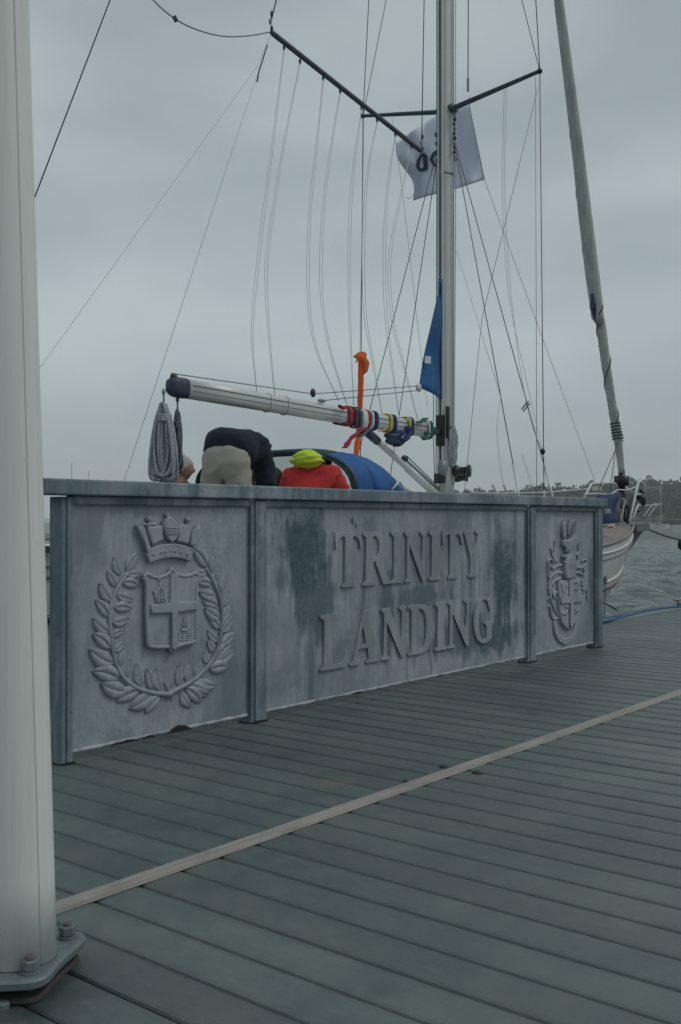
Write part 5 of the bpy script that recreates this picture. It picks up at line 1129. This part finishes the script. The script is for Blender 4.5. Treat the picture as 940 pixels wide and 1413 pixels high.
def add_hair(nm, c_, F, Uv, mat_, parent, k=1.0, bald=.25, rough_=.004):
    F = F.normalized(); Uv = (Uv - F * Uv.dot(F)).normalized(); L_ = Uv.cross(F); m = MB(); v = []; f = []; R_, S_ = 14, 36; low = PI * .68
    for i in range(R_ + 1):
        th = low * i / R_
        for j in range(S_):
            a = 2 * PI * j / S_; lim = th * (1 if math.cos(a) < .1 else 1 - .46 * math.cos(a))
            x_, y_, z_ = math.sin(lim) * math.cos(a), math.sin(lim) * math.sin(a), math.cos(lim); g = 1.09 + rough_ * 14 * mnoise.noise((x_ * 5, y_ * 5, z_ * 5))
            v.append(c_ + (F * (.098 * x_ - .006) + L_ * .077 * y_ + Uv * .118 * z_) * k * g)
    for i in range(R_):
        for j in range(S_): f.append((i * S_ + j, (i + 1) * S_ + j, (i + 1) * S_ + (j + 1) % S_, i * S_ + (j + 1) % S_))
    m.add(v, f); return m.build(nm, mat_, parent, smooth=True)
def add_hand(mb, w, D, N, s_=1):
    """palm from the wrist w along D, back of the hand towards N"""
    D = D.normalized(); N = (N - D * N.dot(D)).normalized(); L_ = D.cross(N) * s_
    mb.ellipsoid(w + D * .05, (.055, .042, .018), 12, 8, ax=(D, L_, N))
    for k, (o_, ln) in enumerate(((.030, .065), (.010, .075), (-.010, .070), (-.029, .055))):
        b_ = w + D * .085 + L_ * o_; mb.tube([b_, b_ + D * ln * .45 - N * .006, b_ + D * ln * .8 - N * .022, b_ + D * ln - N * .04], [.0095, .009, .008, .006], 8)
    b_ = w + D * .025 + L_ * .034; mb.tube([b_, b_ + D * .02 + L_ * .02 - N * .006, b_ + D * .05 + L_ * .026 - N * .018, b_ + D * .065 + L_ * .022 - N * .024], [.013, .011, .010, .007], 8)
def figure(hip, F, torso, headc, headF, headU, arms, legs, label, skin_only=.86):
    """hip, shoulder and limb points are world positions"""
    L_ = UPV.cross(F).normalized(); m = MB()
    J = {'hip': (hip, (.10, .08)), 'waist': (torso[0], (.10, .08)), 'chest': (torso[1], (.11, .08)), 'neck': (torso[2], .055), 'skull': (headc, .06)}
    E = [('hip', 'waist'), ('waist', 'chest'), ('chest', 'neck'), ('neck', 'skull')]
    for s_, nm in ((1, 'l'), (-1, 'r')):
        sh, el, wr = arms[nm]; J[nm + 's'] = (sh, .055); J[nm + 'e'] = (el, .042); J[nm + 'w'] = (wr, .028); E += [('chest', nm + 's'), (nm + 's', nm + 'e'), (nm + 'e', nm + 'w')]
        hj, kn, an = legs[nm]; J[nm + 'h'] = (hj, .085); J[nm + 'k'] = (kn, .055); J[nm + 'a'] = (an, .038); E += [('hip', nm + 'h'), (nm + 'h', nm + 'k'), (nm + 'k', nm + 'a')]
    mesh_to_mb(m, skin_mesh(J, E, 'hip')); add_head(m, headc, headF, headU)
    for s_, nm in ((1, 'l'), (-1, 'r')): sh, el, wr = arms[nm]; add_hand(m, wr, (wr - el), F, s_)
    o = m.build('person', SKIN_M, None, smooth=True); return tag(o, label, 'person')
def clothes(nm, J, E, root, mat_, parent, crumple=.006):
    me = skin_mesh(J, E, root)
    for v_ in me.vertices:
        q_ = Vector((v_.co.x * 1.0, v_.co.y * 1.0, v_.co.z * 1.0)); w_ = mnoise.noise(q_ * 4); n_ = mnoise.noise(q_ * 8) * crumple + (abs(mnoise.noise(Vector((q_.x * 10 + 2 * w_, q_.y * 10, q_.z * 22 + 3 * w_)))) - .2) * crumple * 1.6; v_.co += v_.normal * n_
    me.materials.clear(); me.name = nm; return link(nm, me, mat_, parent, smooth=True)
def shoes(p_, legs, F):
    for nm in ('l', 'r'):
        a = legs[nm][2]; MB().ellipsoid(a + F * .07 - UPV * .045, (.135, .048, .045), 14, 8, ax=(F, UPV.cross(F), UPV)).build('shoe', SHOE, p_, smooth=True)

# 1. bending over, navy fleece and beige trousers
hip = at_y(311, 629, 2.0); F = (RIGHT * .30 + AWAY * .95).normalized(); L_ = UPV.cross(F)
tor = [hip + F * .08 + UPV * .075, hip + F * .30 + UPV * .07, hip + F * .44 - UPV * .05]; hd = hip + F * .62 - UPV * .12
legs = {nm: (hip + L_ * s_ * .100 - UPV * .07, hip + L_ * s_ * .112 + F * .05 - UPV * .42, hip + L_ * s_ * .11 - UPV * .78) for nm, s_ in (('l', 1), ('r', -1))}
arms = {nm: (hip + F * .33 + L_ * s_ * .165 + UPV * .03, hip + F * .40 + L_ * s_ * (.165 if s_ < 0 else .06) - UPV * .20, hip + F * .58 + L_ * s_ * .10 - UPV * .42) for nm, s_ in (('l', 1), ('r', -1))}
p1 = figure(hip, F, tor, hd, -UPV * .8 + F * .6, F, arms, legs, 'person in navy fleece and beige trousers bending over on the yacht, back turned')
J = {'hip': (hip - UPV * .01, (.195, .165)), 'w': (hip + F * .06 + UPV * .075, (.19, .15))}; E = [('hip', 'w')]
for nm in 'lr':
    a, b_, c_ = legs[nm]; J[nm + 'h'] = (a - UPV * .03, .108); J[nm + 't'] = (a.lerp(b_, .5), .098); J[nm + 'k'] = (b_, .09); J[nm + 'a'] = (c_, .085); E += [('hip', nm + 'h'), (nm + 'h', nm + 't'), (nm + 't', nm + 'k'), (nm + 'k', nm + 'a')]
clothes('trousers', J, E, 'hip', TROUSER, p1, .014); shoes(p1, legs, F)
J = {'hem': (hip - F * .05 + UPV * .008, (.252, .205)), 'w': (tor[0] + UPV * .02 + F * .06, (.218, .17)), 'c': (tor[1] + UPV * .0, (.225, .165)), 'n': (tor[2], .10)}; E = [('hem', 'w'), ('w', 'c'), ('c', 'n')]
for nm in 'lr':
    a, b_, c_ = arms[nm]; J[nm + 's'] = (a, .105); J[nm + 'e'] = (b_, .085); J[nm + 'w'] = (b_.lerp(c_, .85), .06); E += [('c', nm + 's'), (nm + 's', nm + 'e'), (nm + 'e', nm + 'w')]
clothes('fleece', J, E, 'hem', NAVY_J, p1, .014); add_hair('hair', hd, -UPV * .8 + F * .6, F, HAIR_GREY, p1)
# 2. red jacket with yellow hood, seen from behind
hip = at_y(426, 672, 2.45) - UPV * .375; F = (AWAY * .96 + RIGHT * .20).normalized(); L_ = UPV.cross(F)
tor = [hip + UPV * .20 + F * .03, hip + UPV * .44 + F * .10, hip + UPV * .56 + F * .18]; hd = hip + UPV * .57 + F * .33 + RIGHT * .05; hF = F * .6 - UPV * .8
legs = {nm: (hip + L_ * s_ * .10, hip + L_ * s_ * .16 + F * .42 - UPV * .02, hip + L_ * s_ * .16 + F * .40 - UPV * .42) for nm, s_ in (('l', 1), ('r', -1))}
arms = {nm: (hip + UPV * .47 + F * .12 + L_ * s_ * .20, hip + UPV * .26 + F * .24 + L_ * s_ * .27, hip + UPV * .22 + F * .48 + L_ * s_ * .20) for nm, s_ in (('l', 1), ('r', -1))}
p2 = figure(hip, F, tor, hd, hF, F, arms, legs, 'person in red jacket with bright yellow hood sitting with back turned')
J = {'hem': (hip, (.20, .17)), 'w': (tor[0], (.205, .165)), 'c': (tor[1], (.215, .15)), 'n': (tor[2] - F * .03 - UPV * .02, (.10, .09))}; E = [('hem', 'w'), ('w', 'c'), ('c', 'n')]
for nm in 'lr':
    a, b_, c_ = arms[nm]; J[nm + 's'] = (a, .105); J[nm + 'e'] = (b_, .095); J[nm + 'w'] = (c_ - (c_ - b_) * .1, .06); E += [('c', nm + 's'), (nm + 's', nm + 'e'), (nm + 'e', nm + 'w')]
clothes('jacket', J, E, 'hem', RED_J, p2, .022)
J = {'hip': (hip - UPV * .02, (.17, .14))}; E = []
for nm in 'lr':
    a, b_, c_ = legs[nm]; J[nm + 'h'] = (a, .11); J[nm + 'k'] = (b_, .085); J[nm + 'a'] = (c_, .075); E += [('hip', nm + 'h'), (nm + 'h', nm + 'k'), (nm + 'k', nm + 'a')]
clothes('trousers', J, E, 'hip', DENIM, p2); shoes(p2, legs, F)
hc = at_y(423, 634, 2.5)
m = MB(); v = []; f = []; R_, S_ = 26, 44
for i in range(R_ + 1):
    th = PI * i / R_
    for j in range(S_):
        a = 2 * PI * j / S_; d = L_ * (math.sin(th) * math.cos(a)) + F * (math.sin(th) * math.sin(a)) + UPV * math.cos(th)
        k = 1 + .10 * mnoise.noise(d * 2.4) + .055 * math.sin(11 * math.cos(th) + 3 * math.cos(a) + 2 * mnoise.noise(d * 3)) + .05 * mnoise.noise(d * 7); v.append(hc + L_ * (d.dot(L_) * .135 * k * (1.12 if d.z < 0 else .98)) + F * (d.dot(F) * .105 * k) + UPV * (d.z * .085 * k) + F * .02)
for i in range(R_):
    for j in range(S_): f.append((i * S_ + j, (i + 1) * S_ + j, (i + 1) * S_ + (j + 1) % S_, i * S_ + (j + 1) % S_))
m.add(v, f); m.build('hood', HIVIS, p2, smooth=True); add_hair('hair', hd, hF, F, HAIR_DK, p2, rough_=.008)
# 3. grey-haired man in profile behind the rope coil
def seated(headpx, headpy, y_, Fh, mat_, label, hairm, jm_, tilt=UPV, tform=None):
    hd = at_y(headpx, headpy, y_); F = tform or Fh; L_ = UPV.cross(F); hip = hd - UPV * .71 - F * .05
    tor = [hip + UPV * .22, hip + UPV * .46 + F * .02, hip + UPV * .60 + F * .03]
    legs = {nm: (hip + L_ * s_ * .10, hip + L_ * s_ * .15 + F * .42, hip + L_ * s_ * .15 + F * .40 - UPV * .40) for nm, s_ in (('l', 1), ('r', -1))}
    arms = {nm: (hip + UPV * .50 + L_ * s_ * .19, hip + UPV * .24 + F * .06 + L_ * s_ * .25, hip + UPV * .12 + F * .28 + L_ * s_ * .16) for nm, s_ in (('l', 1), ('r', -1))}
    p_ = figure(hip, F, tor, hd, Fh, tilt, arms, legs, label)
    J = {'hem': (hip, (.185, .15)), 'w': (tor[0], (.185, .145)), 'c': (tor[1], (.195, .14)), 'n': (tor[2] - UPV * .03, .082)}; E = [('hem', 'w'), ('w', 'c'), ('c', 'n')]
    for nm in 'lr':
        a, b_, c_ = arms[nm]; J[nm + 's'] = (a, .09); J[nm + 'e'] = (b_, .075); J[nm + 'w'] = (c_ - (c_ - b_) * .1, .05); E += [('c', nm + 's'), (nm + 's', nm + 'e'), (nm + 'e', nm + 'w')]
    clothes('jacket', J, E, 'hem', jm_, p_); J = {'hip': (hip - UPV * .02, (.165, .14))}; E = []
    for nm in 'lr':
        a, b_, c_ = legs[nm]; J[nm + 'h'] = (a, .11); J[nm + 'k'] = (b_, .085); J[nm + 'a'] = (c_, .075); E += [('hip', nm + 'h'), (nm + 'h', nm + 'k'), (nm + 'k', nm + 'a')]
    clothes('trousers', J, E, 'hip', DENIM, p_); shoes(p_, legs, F); add_hair('hair', hd, Fh, tilt, hairm, p_, rough_=.007); return p_
seated(253, 646, 4.0, (RIGHT * .93 - AWAY * .2).normalized(), None, 'grey-haired person in profile, head just above the sign beside the rope coil', HAIR_GREY, NAVY_J)
seated(379, 664, 3.0, (AWAY * .8 + RIGHT * .3).normalized(), None, 'dark-haired person, only the crown of the head showing between navy and red jackets', HAIR_DK, DENIM)

# ================================================================== damp air over the harbour
m = MB().box(-520, 1020, -520, 1020, WZ - 6, 60); hz = m.build('haze', None, None)
hm = bpy.data.materials.new('damp_air'); hm.use_nodes = True; hn = hm.node_tree.nodes; hn.clear()
ho = hn.new('ShaderNodeOutputMaterial'); hv = hn.new('ShaderNodeVolumePrincipled'); hv.inputs['Color'].default_value = (.94, .98, 1.0, 1); hv.inputs['Density'].default_value = .00065
hm.node_tree.links.new(hv.outputs[0], ho.inputs['Volume']); hz.data.materials.append(hm); tag(hz, kind='stuff')
